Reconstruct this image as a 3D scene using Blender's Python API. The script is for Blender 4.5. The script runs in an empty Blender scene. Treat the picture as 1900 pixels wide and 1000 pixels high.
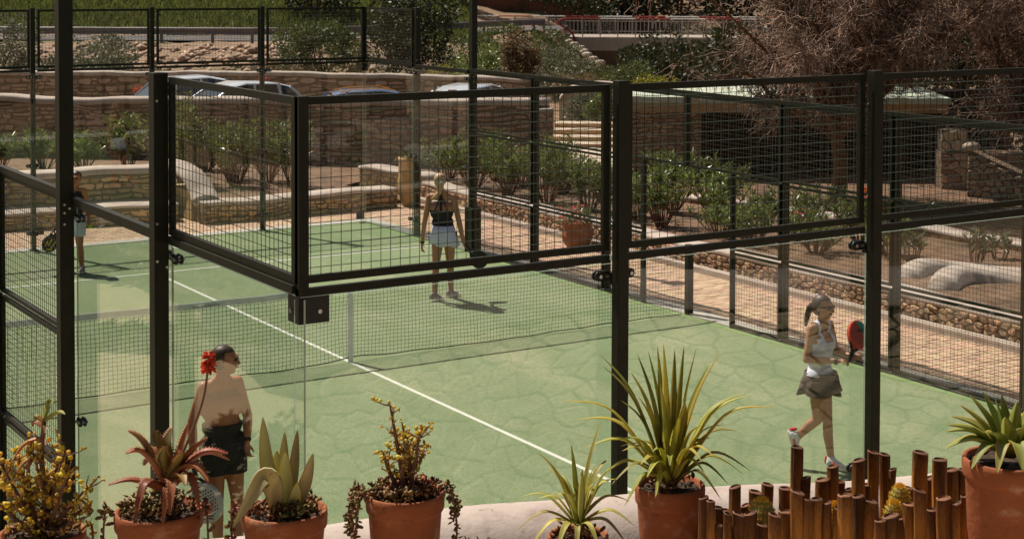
import bpy, bmesh, math, random
import numpy as np
from mathutils import Vector, Matrix
random.seed(7); RS = np.random.RandomState(7)
PI = math.pi
scn = bpy.context.scene
COL = scn.collection

# ------------------------------------------------------------------ camera
CAM = Vector((-8.41674, -17.90814, 4.63947)); YAW, PIT, ROL, FPX = -0.6008, -0.03424, 0.00506, 3065.59
fw = Vector((-math.sin(YAW)*math.cos(PIT), math.cos(YAW)*math.cos(PIT), math.sin(PIT)))
r0 = Vector((math.cos(YAW), math.sin(YAW), 0)); u0 = r0.cross(fw)
Rv = r0*math.cos(ROL)+u0*math.sin(ROL); Uv = -r0*math.sin(ROL)+u0*math.cos(ROL)
cd = bpy.data.cameras.new('camera'); cam = bpy.data.objects.new('camera', cd); COL.objects.link(cam)
M = Matrix((Rv, Uv, -fw)).transposed().to_4x4(); M.translation = CAM; cam.matrix_world = M
cd.sensor_width = 36; cd.lens = 36*FPX/1900; cd.shift_x = -198.8/1900; cd.shift_y = -443.9/1900
cd.clip_start = 0.1; cd.clip_end = 900
cd.dof.use_dof = True; cd.dof.focus_distance = 9.0; cd.dof.aperture_fstop = 16.0
scn.camera = cam
# ------------------------------------------------------------------ light
SUN_EL = math.radians(56.5); SH = Vector((0.276, -0.961, 0)).normalized()   # horizontal direction shadows fall in
to_sun = (-SH*math.cos(SUN_EL)+Vector((0, 0, math.sin(SUN_EL)))).normalized()
w = bpy.data.worlds.new('World'); scn.world = w; w.use_nodes = True
nt = w.node_tree; bg = nt.nodes['Background']; sky = nt.nodes.new('ShaderNodeTexSky'); sky.sky_type = 'NISHITA'
sky.sun_disc = False; sky.sun_elevation = SUN_EL; sky.sun_rotation = math.atan2(to_sun.x, to_sun.y)
sky.dust_density = 1.5; sky.air_density = 1.0
tn = nt.nodes.new('ShaderNodeMix'); tn.data_type = 'RGBA'; tn.blend_type = 'MULTIPLY'; tn.inputs[0].default_value = 1; tn.inputs[7].default_value = (1.0, .90, .74, 1)   # warm white balance of the photograph
nt.links.new(sky.outputs[0], tn.inputs[6]); nt.links.new(tn.outputs[2], bg.inputs[0]); bg.inputs[1].default_value = 0.056
sl = bpy.data.lights.new('sun', 'SUN'); sl.energy = 4.2; sl.angle = math.radians(0.55); sl.color = (1.0, 0.915, 0.80)
so = bpy.data.objects.new('sun', sl); COL.objects.link(so)
so.rotation_euler = to_sun.to_track_quat('Z', 'Y').to_euler()
scn.view_settings.view_transform = 'Standard'; scn.view_settings.look = 'None'
scn.view_settings.exposure = 0.56; scn.view_settings.gamma = 1; scn.view_settings.use_curve_mapping = False
scn.render.engine = 'CYCLES'
scn.cycles.transparent_max_bounces = 32; scn.cycles.max_bounces = 8

# ------------------------------------------------------------------ materials
def N(nt, t, **kw):
    n = nt.nodes.new(t)
    for k, v in kw.items():
        if k.startswith('i_'): n.inputs[k[2:].replace('_', ' ')].default_value = v
        else: setattr(n, k, v)
    return n
def c4(c): return (c[0], c[1], c[2], 1)
def pmat(name, c1, c2=None, scale=4.0, rough=.85, bump=0.0, bscale=None, rand=0.0, metal=0.0, spec=.4, transl=0.0,
         c3=None, scale3=.7, stretch=(1, 1, 1), coat=0.0, c4_=None, sc4=40, lo=.35, hi=.65, hue=0.0, f3=(.5, .65), f4=(.6, .7)):
    m = bpy.data.materials.new(name); m.use_nodes = True; nt = m.node_tree; L = nt.links.new
    b = nt.nodes['Principled BSDF']; out = nt.nodes['Material Output']
    b.inputs['Roughness'].default_value = rough; b.inputs['Metallic'].default_value = metal
    b.inputs['Specular IOR Level'].default_value = spec; b.inputs['Coat Weight'].default_value = coat
    g = N(nt, 'ShaderNodeNewGeometry'); mp = N(nt, 'ShaderNodeMapping'); mp.inputs['Scale'].default_value = stretch
    L(g.outputs['Position'], mp.inputs[0]); col = None
    def ns(sc, det=6): n = N(nt, 'ShaderNodeTexNoise', i_Scale=sc, i_Detail=det, i_Roughness=.6); L(mp.outputs[0], n.inputs['Vector']); return n
    def mixc(f, a, bcol):
        mx = N(nt, 'ShaderNodeMix', data_type='RGBA'); L(f, mx.inputs[0])
        if hasattr(a, 'is_linked') or not isinstance(a, tuple): L(a, mx.inputs[6])
        else: mx.inputs[6].default_value = c4(a)
        mx.inputs[7].default_value = c4(bcol); return mx.outputs[2]
    def rng(o, lo, hi):
        r = N(nt, 'ShaderNodeMapRange'); r.inputs[1].default_value = lo; r.inputs[2].default_value = hi; L(o, r.inputs[0]); return r.outputs[0]
    if c2:
        n = ns(scale); col = mixc(rng(n.outputs[0], lo, hi), c1, c2)
    else: col = c1
    if c3: n3 = ns(scale3); col = mixc(rng(n3.outputs[0], f3[0], f3[1]), col, c3)
    if c4_: n4 = ns(sc4, 3); col = mixc(rng(n4.outputs[0], f4[0], f4[1]), col, c4_)
    if rand:
        oi = N(nt, 'ShaderNodeObjectInfo'); ad = N(nt, 'ShaderNodeMath', operation='ADD'); fr = N(nt, 'ShaderNodeMath', operation='FRACT')
        L(oi.outputs['Random'], ad.inputs[0]); L(g.outputs['Random Per Island'], ad.inputs[1]); L(ad.outputs[0], fr.inputs[0])
        hs = N(nt, 'ShaderNodeHueSaturation'); mr = N(nt, 'ShaderNodeMapRange'); L(fr.outputs[0], mr.inputs[0])
        mr.inputs[3].default_value = 1-rand; mr.inputs[4].default_value = 1+rand; L(mr.outputs[0], hs.inputs['Value'])
        if hue:
            m2 = N(nt, 'ShaderNodeMath', operation='MULTIPLY'); m2.inputs[1].default_value = 7.31; L(fr.outputs[0], m2.inputs[0])
            f2 = N(nt, 'ShaderNodeMath', operation='FRACT'); L(m2.outputs[0], f2.inputs[0])
            mh = N(nt, 'ShaderNodeMapRange'); L(f2.outputs[0], mh.inputs[0]); mh.inputs[3].default_value = .5-hue; mh.inputs[4].default_value = .5+hue
            L(mh.outputs[0], hs.inputs['Hue'])
        if isinstance(col, tuple): hs.inputs['Color'].default_value = c4(col)
        else: L(col, hs.inputs['Color'])
        col = hs.outputs[0]
    if isinstance(col, tuple): b.inputs['Base Color'].default_value = c4(col)
    else: L(col, b.inputs['Base Color'])
    if bump:
        nb = ns(bscale or scale*4); bp = N(nt, 'ShaderNodeBump', i_Strength=bump, i_Distance=.02); L(nb.outputs[0], bp.inputs['Height']); L(bp.outputs[0], b.inputs['Normal'])
    if transl:
        tr = N(nt, 'ShaderNodeBsdfTranslucent'); mx = N(nt, 'ShaderNodeMixShader'); mx.inputs[0].default_value = transl
        if isinstance(col, tuple): tr.inputs[0].default_value = c4(col)
        else: L(col, tr.inputs[0])
        L(b.outputs[0], mx.inputs[1]); L(tr.outputs[0], mx.inputs[2]); L(mx.outputs[0], out.inputs[0])
    return m
def glass_mat():
    m = bpy.data.materials.new('court_glass'); m.use_nodes = True; nt = m.node_tree; L = nt.links.new
    nt.nodes.remove(nt.nodes['Principled BSDF']); out = nt.nodes['Material Output']
    t = N(nt, 'ShaderNodeBsdfTransparent'); t.inputs[0].default_value = (.97, .985, .97, 1)
    gl = N(nt, 'ShaderNodeBsdfGlossy'); gl.inputs['Roughness'].default_value = 0.0
    lw = N(nt, 'ShaderNodeLayerWeight'); lw.inputs[0].default_value = .5      # facing = 1-cos
    p = N(nt, 'ShaderNodeMath', operation='POWER'); p.inputs[1].default_value = 5.0; L(lw.outputs['Facing'], p.inputs[0])
    ma = N(nt, 'ShaderNodeMath', operation='MULTIPLY_ADD'); ma.inputs[1].default_value = .64; ma.inputs[2].default_value = .048; L(p.outputs[0], ma.inputs[0])
    mx = N(nt, 'ShaderNodeMixShader'); L(ma.outputs[0], mx.inputs[0]); L(t.outputs[0], mx.inputs[1]); L(gl.outputs[0], mx.inputs[2]); L(mx.outputs[0], out.inputs[0])
    return m
X = {}
X['glass'] = glass_mat()
X['edge'] = pmat('glass_edge', (.35, .45, .36), rough=.3)
X['paint'] = pmat('dark_green_paint', (.012, .0125, .006), (.017, .0175, .009), 9, rough=.5, spec=.2)
X['wire'] = pmat('wire_paint', (.016, .017, .009), rough=.3, spec=.9)
X['bolt'] = pmat('bolt_steel', (.5, .48, .45), rough=.3, metal=.9)
X['black'] = pmat('black_rubber', (.012, .011, .01), rough=.5)
X['turf'] = pmat('green_turf', (.195, .252, .138), (.235, .290, .170), 2.2, rough=.95, bump=1.0, bscale=85, spec=.1, c3=(.34, .35, .22), scale3=.8, c4_=(.165, .225, .095), sc4=34, f3=(.5, .74), f4=(.48, .72), stretch=(1, .4, 1))
X['turfdark'] = pmat('turf_edge', (.165, .235, .095), (.20, .27, .125), 8, rough=.95, spec=.1)
X['line'] = pmat('white_line', (.62, .62, .56), (.54, .56, .48), 30, rough=.9, spec=.1)
X['kerb'] = pmat('grey_concrete', (.33, .31, .27), (.40, .37, .33), 6, bump=.2)
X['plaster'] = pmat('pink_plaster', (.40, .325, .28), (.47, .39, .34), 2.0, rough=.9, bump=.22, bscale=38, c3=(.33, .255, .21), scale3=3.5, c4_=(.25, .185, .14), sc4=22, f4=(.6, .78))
X['mortar'] = pmat('mortar', (.13, .085, .05), (.18, .12, .075), 8, bump=.5)
X['mortar2'] = pmat('dark_mortar', (.06, .042, .026), (.09, .065, .04), 8, bump=.5)
X['stone_o'] = pmat('ochre_stone', (.46, .285, .125), (.58, .40, .21), 5, rough=.9, bump=.6, bscale=25, rand=.35, hue=.012)
X['stone_r'] = pmat('rubble_red_stone', (.34, .195, .11), (.46, .30, .19), 6, rough=.95, bump=.8, bscale=25, rand=.42, hue=.015)
X['stone_b'] = pmat('brown_stone', (.34, .215, .145), (.45, .31, .22), 5, rough=.9, bump=.6, bscale=20, rand=.35, hue=.015)
X['stone_p'] = pmat('parapet_stone', (.62, .50, .36), (.70, .58, .44), 3, rough=.9, bump=.9, bscale=14, rand=.14, c3=(.46, .35, .24), scale3=2.6, stretch=(1, 1, 2))
X['brick'] = pmat('paving_brick', (.45, .295, .195), (.52, .36, .25), 6, rough=.9, bump=.2, bscale=40, rand=.17, hue=.02)
X['pavejoint'] = pmat('paving_joint', (.40, .29, .21), (.45, .33, .24), 9)
X['soil'] = pmat('red_soil', (.12, .06, .032), (.22, .13, .075), 7, bump=.9, bscale=30, c3=(.09, .05, .028), scale3=1.1)
X['earth'] = pmat('dry_earth', (.17, .10, .055), (.27, .17, .10), 1.2, bump=.8, bscale=8, c3=(.10, .085, .03), scale3=.25)
X['redearth'] = pmat('red_earth', (.22, .085, .05), (.16, .065, .04), 1.5, bump=.8, bscale=3, c3=(.07, .06, .02), scale3=.8)
X['rubble'] = pmat('rubble_stone', (.30, .19, .12), (.42, .29, .2), 3, rand=.4, bump=.4)
X['path'] = pmat('pale_path', (.46, .36, .27), (.55, .45, .35), 3, bump=.3)
X['sand'] = pmat('sand_paving', (.41, .315, .185), (.47, .37, .23), 2.5, bump=.2)
X['terra'] = pmat('terracotta', (.25, .062, .016), (.31, .092, .027), 6, rough=.8, bump=.25, bscale=35, c3=(.46, .27, .17), scale3=6, stretch=(1, 1, 1.3), f3=(.57, .72), c4_=(.13, .035, .012), sc4=18, f4=(.62, .78))
X['urn'] = pmat('ochre_urn', (.42, .25, .095), (.50, .32, .14), 5, rough=.85, bump=.3)
X['potsoil'] = pmat('pot_soil', (.045, .026, .015), (.09, .055, .03), 60, bump=1, bscale=90)
X['wood'] = pmat('stake_wood', (.46, .195, .038), (.31, .115, .022), 11, rough=.75, bump=.5, bscale=40, stretch=(1, 1, .12), rand=.35, c3=(.06, .024, .010), scale3=9, f3=(.5, .68), spec=.2)
nt_ = X['wood'].node_tree; b_ = nt_.nodes['Principled BSDF']; src = b_.inputs['Base Color'].links[0].from_socket
at = N(nt_, 'ShaderNodeAttribute', attribute_name='tip'); nz_ = N(nt_, 'ShaderNodeTexNoise', i_Scale=28.0); ad_ = N(nt_, 'ShaderNodeMath', operation='MULTIPLY_ADD'); ad_.inputs[1].default_value = .14; nt_.links.new(nz_.outputs[0], ad_.inputs[0]); nt_.links.new(at.outputs['Fac'], ad_.inputs[2])
mr_ = N(nt_, 'ShaderNodeMapRange'); mr_.inputs[1].default_value = .075; mr_.inputs[2].default_value = .19; nt_.links.new(ad_.outputs[0], mr_.inputs[0])
mx_ = N(nt_, 'ShaderNodeMix', data_type='RGBA'); mx_.inputs[6].default_value = (.055, .019, .008, 1); nt_.links.new(mr_.outputs[0], mx_.inputs[0]); nt_.links.new(src, mx_.inputs[7]); nt_.links.new(mx_.outputs[2], b_.inputs['Base Color'])
X['wend'] = pmat('stake_end', (.23, .10, .05), (.10, .045, .022), 30, rough=.8, rand=.3)
def leafmat(n, a, b, t=.35, rand=.3, rough=.5, **k): return pmat(n, a, b, 6, rough=rough, rand=rand, transl=t, hue=.02, spec=.4, **k)
X['oleander'] = leafmat('oleander_leaf', (.11, .155, .035), (.22, .25, .075), rough=.32)
X['greygreen'] = leafmat('grey_leaf', (.10, .11, .05), (.19, .185, .11))
X['olive'] = leafmat('olive_leaf', (.055, .075, .018), (.11, .12, .03))
X['darkleaf'] = leafmat('dark_leaf', (.022, .027, .008), (.05, .052, .016), .25)
X['grass'] = leafmat('bank_grass', (.085, .115, .02), (.17, .17, .045))
X['drybush'] = leafmat('dry_leaf', (.14, .085, .04), (.22, .15, .08))
X['yellowbush'] = leafmat('yellow_leaf', (.30, .26, .02), (.2, .2, .02))
X['jade'] = leafmat('jade_leaf', (.72, .50, .04), (.62, .50, .12), .55, .3)
X['succ'] = leafmat('succulent_leaf', (.14, .13, .025), (.26, .09, .035), .25, .4)
X['yucca'] = leafmat('yucca_leaf', (.38, .37, .06), (.55, .46, .09), .5, .35)
X['varieg'] = leafmat('variegated_leaf', (.68, .62, .19), (.44, .44, .10), .5, .3)
X['agave'] = leafmat('agave_leaf', (.28, .31, .06), (.38, .38, .10), .4, .25)
X['agedge'] = leafmat('agave_margin', (.55, .38, .05), (.50, .26, .04), .3, .2)
X['aloe'] = leafmat('aloe_leaf', (.36, .17, .06), (.44, .14, .055), .3, .3)
X['aloeg'] = leafmat('aloe_green', (.22, .21, .045), (.32, .18, .05), .3, .3)
X['sans'] = leafmat('pale_agave', (.46, .41, .17), (.55, .48, .23), .4, .2)
X['red'] = pmat('red_flower', (.62, .035, .012), (.75, .10, .02), 40, rand=.25, transl=.3)
X['pink'] = pmat('pink_flower', (.6, .06, .12), (.7, .2, .22), 40, rand=.25, transl=.3)
X['stem'] = pmat('brown_stem', (.14, .06, .032), (.19, .09, .05), 20)
X['twig'] = pmat('twig', (.115, .067, .046), (.36, .235, .17), 5, rand=.7)
X['bark'] = pmat('orange_bark', (.20, .085, .03), (.12, .055, .025), 4, bump=.6)
X['spine'] = pmat('cactus_spine', (.90, .64, .10), (.85, .55, .06), 30, transl=.3)
X['cactus'] = pmat('cactus_body', (.24, .22, .05), (.32, .26, .06), 20)
X['skin'] = pmat('tan_skin', (.34, .16, .082), (.38, .185, .10), 6, rough=.5)
X['skin2'] = pmat('brown_skin', (.36, .13, .058), (.40, .15, .07), 6, rough=.5)
X['white'] = pmat('white_cloth', (.60, .61, .72), (.52, .53, .64), 12, rough=.9, bump=.2, bscale=30)
X['blackcloth'] = pmat('black_cloth', (.018, .015, .016), (.026, .022, .023), 12, rough=.9)
X['brownskirt'] = pmat('brown_cloth', (.075, .055, .048), (.10, .075, .065), 12, rough=.9)
X['hairb'] = pmat('brown_hair', (.026, .013, .008), (.05, .025, .013), 40, rough=.5, stretch=(1, 1, .2))
X['hairl'] = pmat('blond_hair', (.36, .23, .11), (.48, .33, .18), 40, rough=.5, stretch=(1, 1, .2))
X['lip'] = pmat('lip', (.32, .10, .075)); X['eye'] = pmat('eye_dark', (.02, .014, .012), rough=.2)
X['shoeg'] = pmat('grey_shoe', (.20, .155, .15), (.28, .22, .21), 40); X['shoew'] = pmat('white_shoe', (.66, .66, .68), (.45, .45, .48), 40)
X['redtrim'] = pmat('red_trim', (.55, .03, .04)); X['sole'] = pmat('sole', (.55, .52, .5))
X['rgreen'] = pmat('racket_green', (.05, .28, .20), rough=.35); X['rred'] = pmat('racket_red', (.50, .06, .025), (.42, .05, .02), 20, rough=.35)
X['rgrey'] = pmat('racket_grey', (.50, .49, .48), (.44, .43, .43), 20, rough=.4); X['rorange'] = pmat('racket_orange', (.8, .10, .03), rough=.4)
X['ryellow'] = pmat('racket_yellow', (.65, .6, .03), rough=.4); X['ball'] = pmat('ball_felt', (.25, .75, .02), rough=.9)
X['netw'] = pmat('net_band', (.78, .78, .76), (.68, .68, .67), 12, rough=.9); X['netk'] = pmat('net_cord', (.02, .02, .017), rough=.8)
X['silver'] = pmat('silver_car_paint', (.62, .66, .74), rough=.28, metal=.1, coat=.6); X['blue'] = pmat('blue_car_paint', (.10, .16, .30), rough=.3, coat=.6)
X['carglass'] = pmat('car_glass', (.03, .04, .05), rough=.05, spec=.8); X['taill'] = pmat('tail_lamp', (.5, .03, .02), rough=.2)
X['tyre'] = pmat('tyre', (.02, .02, .02)); X['rim'] = pmat('rim', (.5, .5, .5), metal=.8, rough=.3); X['orange'] = pmat('orange_trim', (.7, .25, .02))
X['mint'] = pmat('mint_roof', (.40, .47, .37), (.48, .54, .44), 3, bump=.2, c3=(.35, .3, .2), scale3=2)
X['darkwood'] = pmat('dark_timber', (.035, .022, .013), (.05, .032, .02), 4)
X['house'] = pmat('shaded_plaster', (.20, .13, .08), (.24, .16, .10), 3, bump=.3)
X['conc'] = pmat('bridge_concrete', (.30, .25, .20), (.36, .30, .25), 1.2, bump=.2); X['redp'] = pmat('red_paint', (.30, .045, .035)); X['whitep'] = pmat('white_paint', (.68, .66, .62))
X['bal'] = pmat('faded_white_paint', (.30, .24, .21), (.36, .30, .26), 3)
X['galv'] = pmat('guard_steel', (.14, .12, .12), (.19, .17, .165), 3, rough=.5, metal=.3); X['asphalt'] = pmat('asphalt', (.06, .055, .05), (.08, .07, .065), 5)

# ------------------------------------------------------------------ helpers
def org(p):
    v = Vector((0, 0, 0))
    while p is not None: v += p.location; p = p.parent
    return v
def tag(o, label=None, cat=None, group=None, kind=None):
    if label: o['label'] = label
    if cat: o['category'] = cat
    if group: o['group'] = group
    if kind: o['kind'] = kind
    return o
def empty(name, loc, label, cat, group=None):
    o = bpy.data.objects.new(name, None); COL.objects.link(o); o.location = loc; o.empty_display_size = .2
    return tag(o, label, cat, group)
def np_mesh(name, V, F, mats, parent=None, kind=None, smooth=False, midx=None):
    V = np.asarray(V, float)
    if parent is not None: V = V-np.array(org(parent))
    me = bpy.data.meshes.new(name)
    if isinstance(F, np.ndarray):
        n, k = F.shape; me.vertices.add(len(V)); me.vertices.foreach_set('co', V.astype(np.float32).ravel())
        me.loops.add(n*k); me.loops.foreach_set('vertex_index', F.astype(np.int32).ravel())
        me.polygons.add(n); me.polygons.foreach_set('loop_start', np.arange(0, n*k, k, dtype=np.int32))
        me.update(calc_edges=True)
    else: me.from_pydata(V.tolist(), [], F)
    for m in (mats if isinstance(mats, (list, tuple)) else [mats]): me.materials.append(m)
    if midx is not None: me.polygons.foreach_set('material_index', np.asarray(midx, np.int32))
    if smooth: me.polygons.foreach_set('use_smooth', np.ones(len(me.polygons), bool))
    me.update()
    o = bpy.data.objects.new(name, me); COL.objects.link(o)
    if parent is not None: o.parent = parent
    if kind: o['kind'] = kind
    return o
class MB:
    def __init__(s): s.V = []; s.F = []; s.M = []; s.m = 0
    def add(s, vs, fs):
        b = len(s.V); s.V += [tuple(v) for v in vs]
        for f in fs: s.F.append(tuple(i+b for i in f)); s.M.append(s.m)
    def box(s, a, b):
        x0, y0, z0 = a; x1, y1, z1 = b
        s.add([(x0,y0,z0),(x1,y0,z0),(x1,y1,z0),(x0,y1,z0),(x0,y0,z1),(x1,y0,z1),(x1,y1,z1),(x0,y1,z1)],
              [(0,3,2,1),(4,5,6,7),(0,1,5,4),(1,2,6,5),(2,3,7,6),(3,0,4,7)]); return s
    def obox(s, c, hx, hy, hz):           # oriented box from half vectors
        c = Vector(c); hx = Vector(hx); hy = Vector(hy); hz = Vector(hz)
        s.add([c+a*hx+b*hy+d*hz for d in (-1, 1) for a, b in ((-1,-1),(1,-1),(1,1),(-1,1))],
              [(0,3,2,1),(4,5,6,7),(0,1,5,4),(1,2,6,5),(2,3,7,6),(3,0,4,7)]); return s
    def tube(s, pts, rad, n=6, cap=True):
        pts = [Vector(p) for p in pts]; k = len(pts)
        if not hasattr(rad, '__len__'): rad = [rad]*k
        ref = None; rings = []
        for i, p in enumerate(pts):
            t = (pts[min(i+1, k-1)]-pts[max(i-1, 0)])
            if t.length < 1e-9: t = Vector((0, 0, 1))
            t.normalize()
            if ref is None: ref = t.orthogonal().normalized()
            ref = (ref-t*ref.dot(t)); ref = ref.normalized() if ref.length > 1e-6 else t.orthogonal().normalized()
            bn = t.cross(ref)
            rings.append([p+(ref*math.cos(2*PI*j/n)+bn*math.sin(2*PI*j/n))*rad[i] for j in range(n)])
        vs = [v for r in rings for v in r]; fs = [(i*n+j, i*n+(j+1) % n, (i+1)*n+(j+1) % n, (i+1)*n+j) for i in range(k-1) for j in range(n)]
        if cap: fs += [tuple(range(n-1, -1, -1)), tuple(range((k-1)*n, k*n))]
        s.add(vs, fs); return s
    def lathe(s, c, prof, n=28, cap=True):
        c = Vector(c); k = len(prof)
        vs = [c+Vector((r*math.cos(2*PI*j/n), r*math.sin(2*PI*j/n), z)) for r, z in prof for j in range(n)]
        fs = [(i*n+j, i*n+(j+1) % n, (i+1)*n+(j+1) % n, (i+1)*n+j) for i in range(k-1) for j in range(n)]
        if cap: fs.append(tuple(range(n-1, -1, -1))); fs.append(tuple(range((k-1)*n, k*n)))
        s.add(vs, fs); return s
    def sweep(s, path, prof, up=Vector((0, 0, 1)), closed=False):    # prof: list of (side, up) open or closed polygon
        path = [Vector(p) for p in path]; k = len(path); n = len(prof); vs = []
        for i, p in enumerate(path):
            t = path[min(i+1, k-1)]-path[max(i-1, 0)]; t.z = 0; t.normalize(); sd = Vector((t.y, -t.x, 0))
            vs += [p+sd*a+up*b for a, b in prof]
        fs = [(i*n+j, i*n+(j+1) % n, (i+1)*n+(j+1) % n, (i+1)*n+j) for i in range(k-1) for j in range(n)]
        fs += [tuple(range(n-1, -1, -1)), tuple(range((k-1)*n, k*n))]
        s.add(vs, fs); return s
    def ball(s, c, r, n=10, sc=(1, 1, 1)):
        c = Vector(c); k = n//2+1
        prof = [(max(1e-4, math.sin(PI*i/(k-1))), -math.cos(PI*i/(k-1))) for i in range(k)]
        vs = [c+Vector((a*math.cos(2*PI*j/n)*r*sc[0], a*math.sin(2*PI*j/n)*r*sc[1], b*r*sc[2])) for a, b in prof for j in range(n)]
        s.add(vs, [(i*n+j, i*n+(j+1) % n, (i+1)*n+(j+1) % n, (i+1)*n+j) for i in range(k-1) for j in range(n)]); return s
    def build(s, name, mat, parent=None, kind=None, smooth=False, bevel=0):
        o = np_mesh(name, s.V, s.F, mat, parent, kind, smooth, s.M if isinstance(mat, (list, tuple)) else None)
        if bevel:
            md = o.modifiers.new('bevel', 'BEVEL'); md.width = bevel; md.segments = 2; md.limit_method = 'ANGLE'
        return o
def copy_tree(o, parent=None):
    c = o.copy(); COL.objects.link(c)
    if parent is not None: c.parent = parent
    for ch in list(o.children): copy_tree(ch, c)
    return c
def bez(p, n):                           # Catmull-Rom through points
    p = [Vector(q) for q in p]; out = []
    for i in range(len(p)-1):
        a, b, c, d = p[max(i-1, 0)], p[i], p[i+1], p[min(i+2, len(p)-1)]
        for j in range(n):
            t = j/n; out.append(.5*((2*b)+(c-a)*t+(2*a-5*b+4*c-d)*t*t+(3*b-a-3*c+d)*t**3))
    out.append(p[-1]); return out
AW = Vector((math.sin(-YAW), math.cos(YAW), 0)).normalized(); RT = Vector((math.cos(YAW), math.sin(YAW), 0))   # away / right of the terrace
def SD(S, D, z=0): v = CAM+RT*S+AW*D; v.z = z; return v
ORD = ['first', 'second', 'third', 'fourth', 'fifth', 'sixth', 'seventh', 'eighth', 'ninth', 'tenth', 'eleventh', 'twelfth', 'thirteenth', 'fourteenth']
def smooth(t): t = np.clip(t, 0, 1); return t*t*(3-2*t)
# ================================================================== SETTING
# terrain
def tz(S, D):
    S = np.asarray(S, float); D = np.asarray(D, float)
    Lf = 1-smooth((S+5)/4); De = 70+18*smooth((S+15)/10)
    zl = 1.55*smooth((D-57)/(De-57)*.85+.08)*(D > 55)
    zl = np.where(D > De, 1.55, zl); zl = zl+np.maximum(0, D-De-8)*.105+np.maximum(0, D-De-30)*.22
    zr = -1.4*smooth((D-58)/12)+np.maximum(0, D-97)*.2+np.maximum(0, D-112)*.2
    return -.04+Lf*zl+(1-Lf)*zr
Sg = np.concatenate([np.linspace(-260, -42, 12), np.linspace(-40, 40, 81), np.linspace(42, 260, 12)])
Dg = np.concatenate([np.linspace(-60, 50, 24), np.linspace(52, 110, 59), np.linspace(115, 420, 26)])
SS, DD = np.meshgrid(Sg, Dg)
ZZ = tz(SS, DD)+np.where(DD > 56, .12*np.sin(SS*1.7+DD*.9)*np.cos(SS*.8-DD*1.3), 0)
V = np.stack([CAM.x+RT.x*SS+AW.x*DD, CAM.y+RT.y*SS+AW.y*DD, ZZ], -1).reshape(-1, 3)
nr, nc = SS.shape; I = np.arange(nr*nc).reshape(nr, nc)
F = np.stack([I[:-1, :-1], I[:-1, 1:], I[1:, 1:], I[1:, :-1]], -1).reshape(-1, 4)
np_mesh('terrain', V, F, X['earth'], kind='structure', smooth=True)
def sheet(name, x0, y0, x1, y1, z, mat, kind='structure'):
    return np_mesh(name, [(x0,y0,z),(x1,y0,z),(x1,y1,z),(x0,y1,z)], [(0,1,2,3)], mat, kind=kind)
sheet('paving_bed', 5.3, -11.0, 7.25, 12.4, -.004, X['pavejoint'])
sheet('far_paving_bed', -9, 10.3, 5.3, 12.6, -.004, X['pavejoint'])
np_mesh('dark_bed', [(-30, -10.2, -.014), (-5.3, -10.2, -.014), (-5.3, 12.5, -.014), (-30, 12.5, -.014)], [(0,1,2,3)], X['potsoil'], kind='structure')  # dark soil sheet added so the side glass mirrors dark ground
SANDP = [(-9.2, -9.6), (-5.2, -9.6), (-5.2, 3.3), (-7.52, 2.22), (-8.09, 1.65), (-8.48, 1.46), (-8.68, 1.03), (-8.72, .51), (-8.65, -.12), (-8.54, -.81), (-8.69, -1.23), (-8.84, -1.87), (-9.0, -4)]; FARP = [(-7.78, 4.06), (-8.03, 3.9), (-8.45, 3.47), (-8.92, 3.16), (-9.21, 3.05), (-9.46, 3.8), (-9.41, 4.54), (-9.35, 5.37), (-9.31, 6.23), (-8.86, 6.67), (-8.6, 6.9)]
np_mesh('sand_path', [(x if x < -5.3 else -5.32, y, -.006) for x, y in SANDP], [tuple(range(len(SANDP)))], X['sand'], kind='structure')
np_mesh('far_sand_path', [(x, y, -.006) for x, y in FARP], [tuple(range(len(FARP)))], X['sand'], kind='structure')
court = MB(); court.box((-5, -10, -.2), (5, 10, 0)); court.build('court_turf', X['turf'], kind='structure')
k = MB()
k.box((5.0, -10.3, -.2), (5.3, 10.3, .012)); k.box((-5.3, -10.3, -.2), (-5.0, 10.3, .012)); k.box((-5.0, 10.0, -.2), (5.0, 10.3, .012)); k.box((-5.0, -10.3, -.2), (5.0, -10.0, .012))
k.build('court_kerb', X['kerb'], kind='structure')
l = MB()
for y in (6.95,): l.box((-5, y-.025, 0), (5, y+.025, .004))
l.box((-.025, -9.4, 0), (.025, 6.925, .004)); l.box((-.025, 6.975, 0), (.025, 7.15, .004))
l.build('court_lines', X['line'], kind='structure')
e = MB(); e.box((4.86, -9.9, 0), (4.99, 9.98, .003)); e.box((1, 9.86, 0), (4.86, 9.98, .003)); e.build('turf_border', X['turfdark'], kind='structure')
# terrace on the camera side; unseen house with porch roof added to darken reflections
np_mesh('terrace_floor', [SD(-14, -8, 1.75), SD(16, -8, 1.75), SD(16, 6.6, 1.75), SD(-14, 6.6, 1.75)], [(0,1,2,3)], X['path'], kind='structure')
h = empty('house', SD(0, -6, 1.75), 'unseen brown plastered house with a wide porch roof added to shade its wall', 'house')
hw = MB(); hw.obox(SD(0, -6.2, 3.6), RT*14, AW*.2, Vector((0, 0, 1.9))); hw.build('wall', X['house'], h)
hr = MB(); hr.obox(SD(0, -3.6, 5.75), RT*14.5, AW*2.9, Vector((0, 0, .15))); hr.build('roof', X['darkwood'], h)
for sx in (-13, 13):
    q = MB(); q.obox(SD(sx, -1.2, 3.67), RT*.15, AW*.15, Vector((0, 0, 1.92))); q.build('post', X['darkwood'], h)
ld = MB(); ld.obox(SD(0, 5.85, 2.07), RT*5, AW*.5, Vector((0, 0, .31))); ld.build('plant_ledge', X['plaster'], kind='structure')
ld2 = MB(); ld2.obox(SD(.6, 5.2, 1.9), RT*1.0, AW*.05, Vector((0, 0, .1)))

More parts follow.
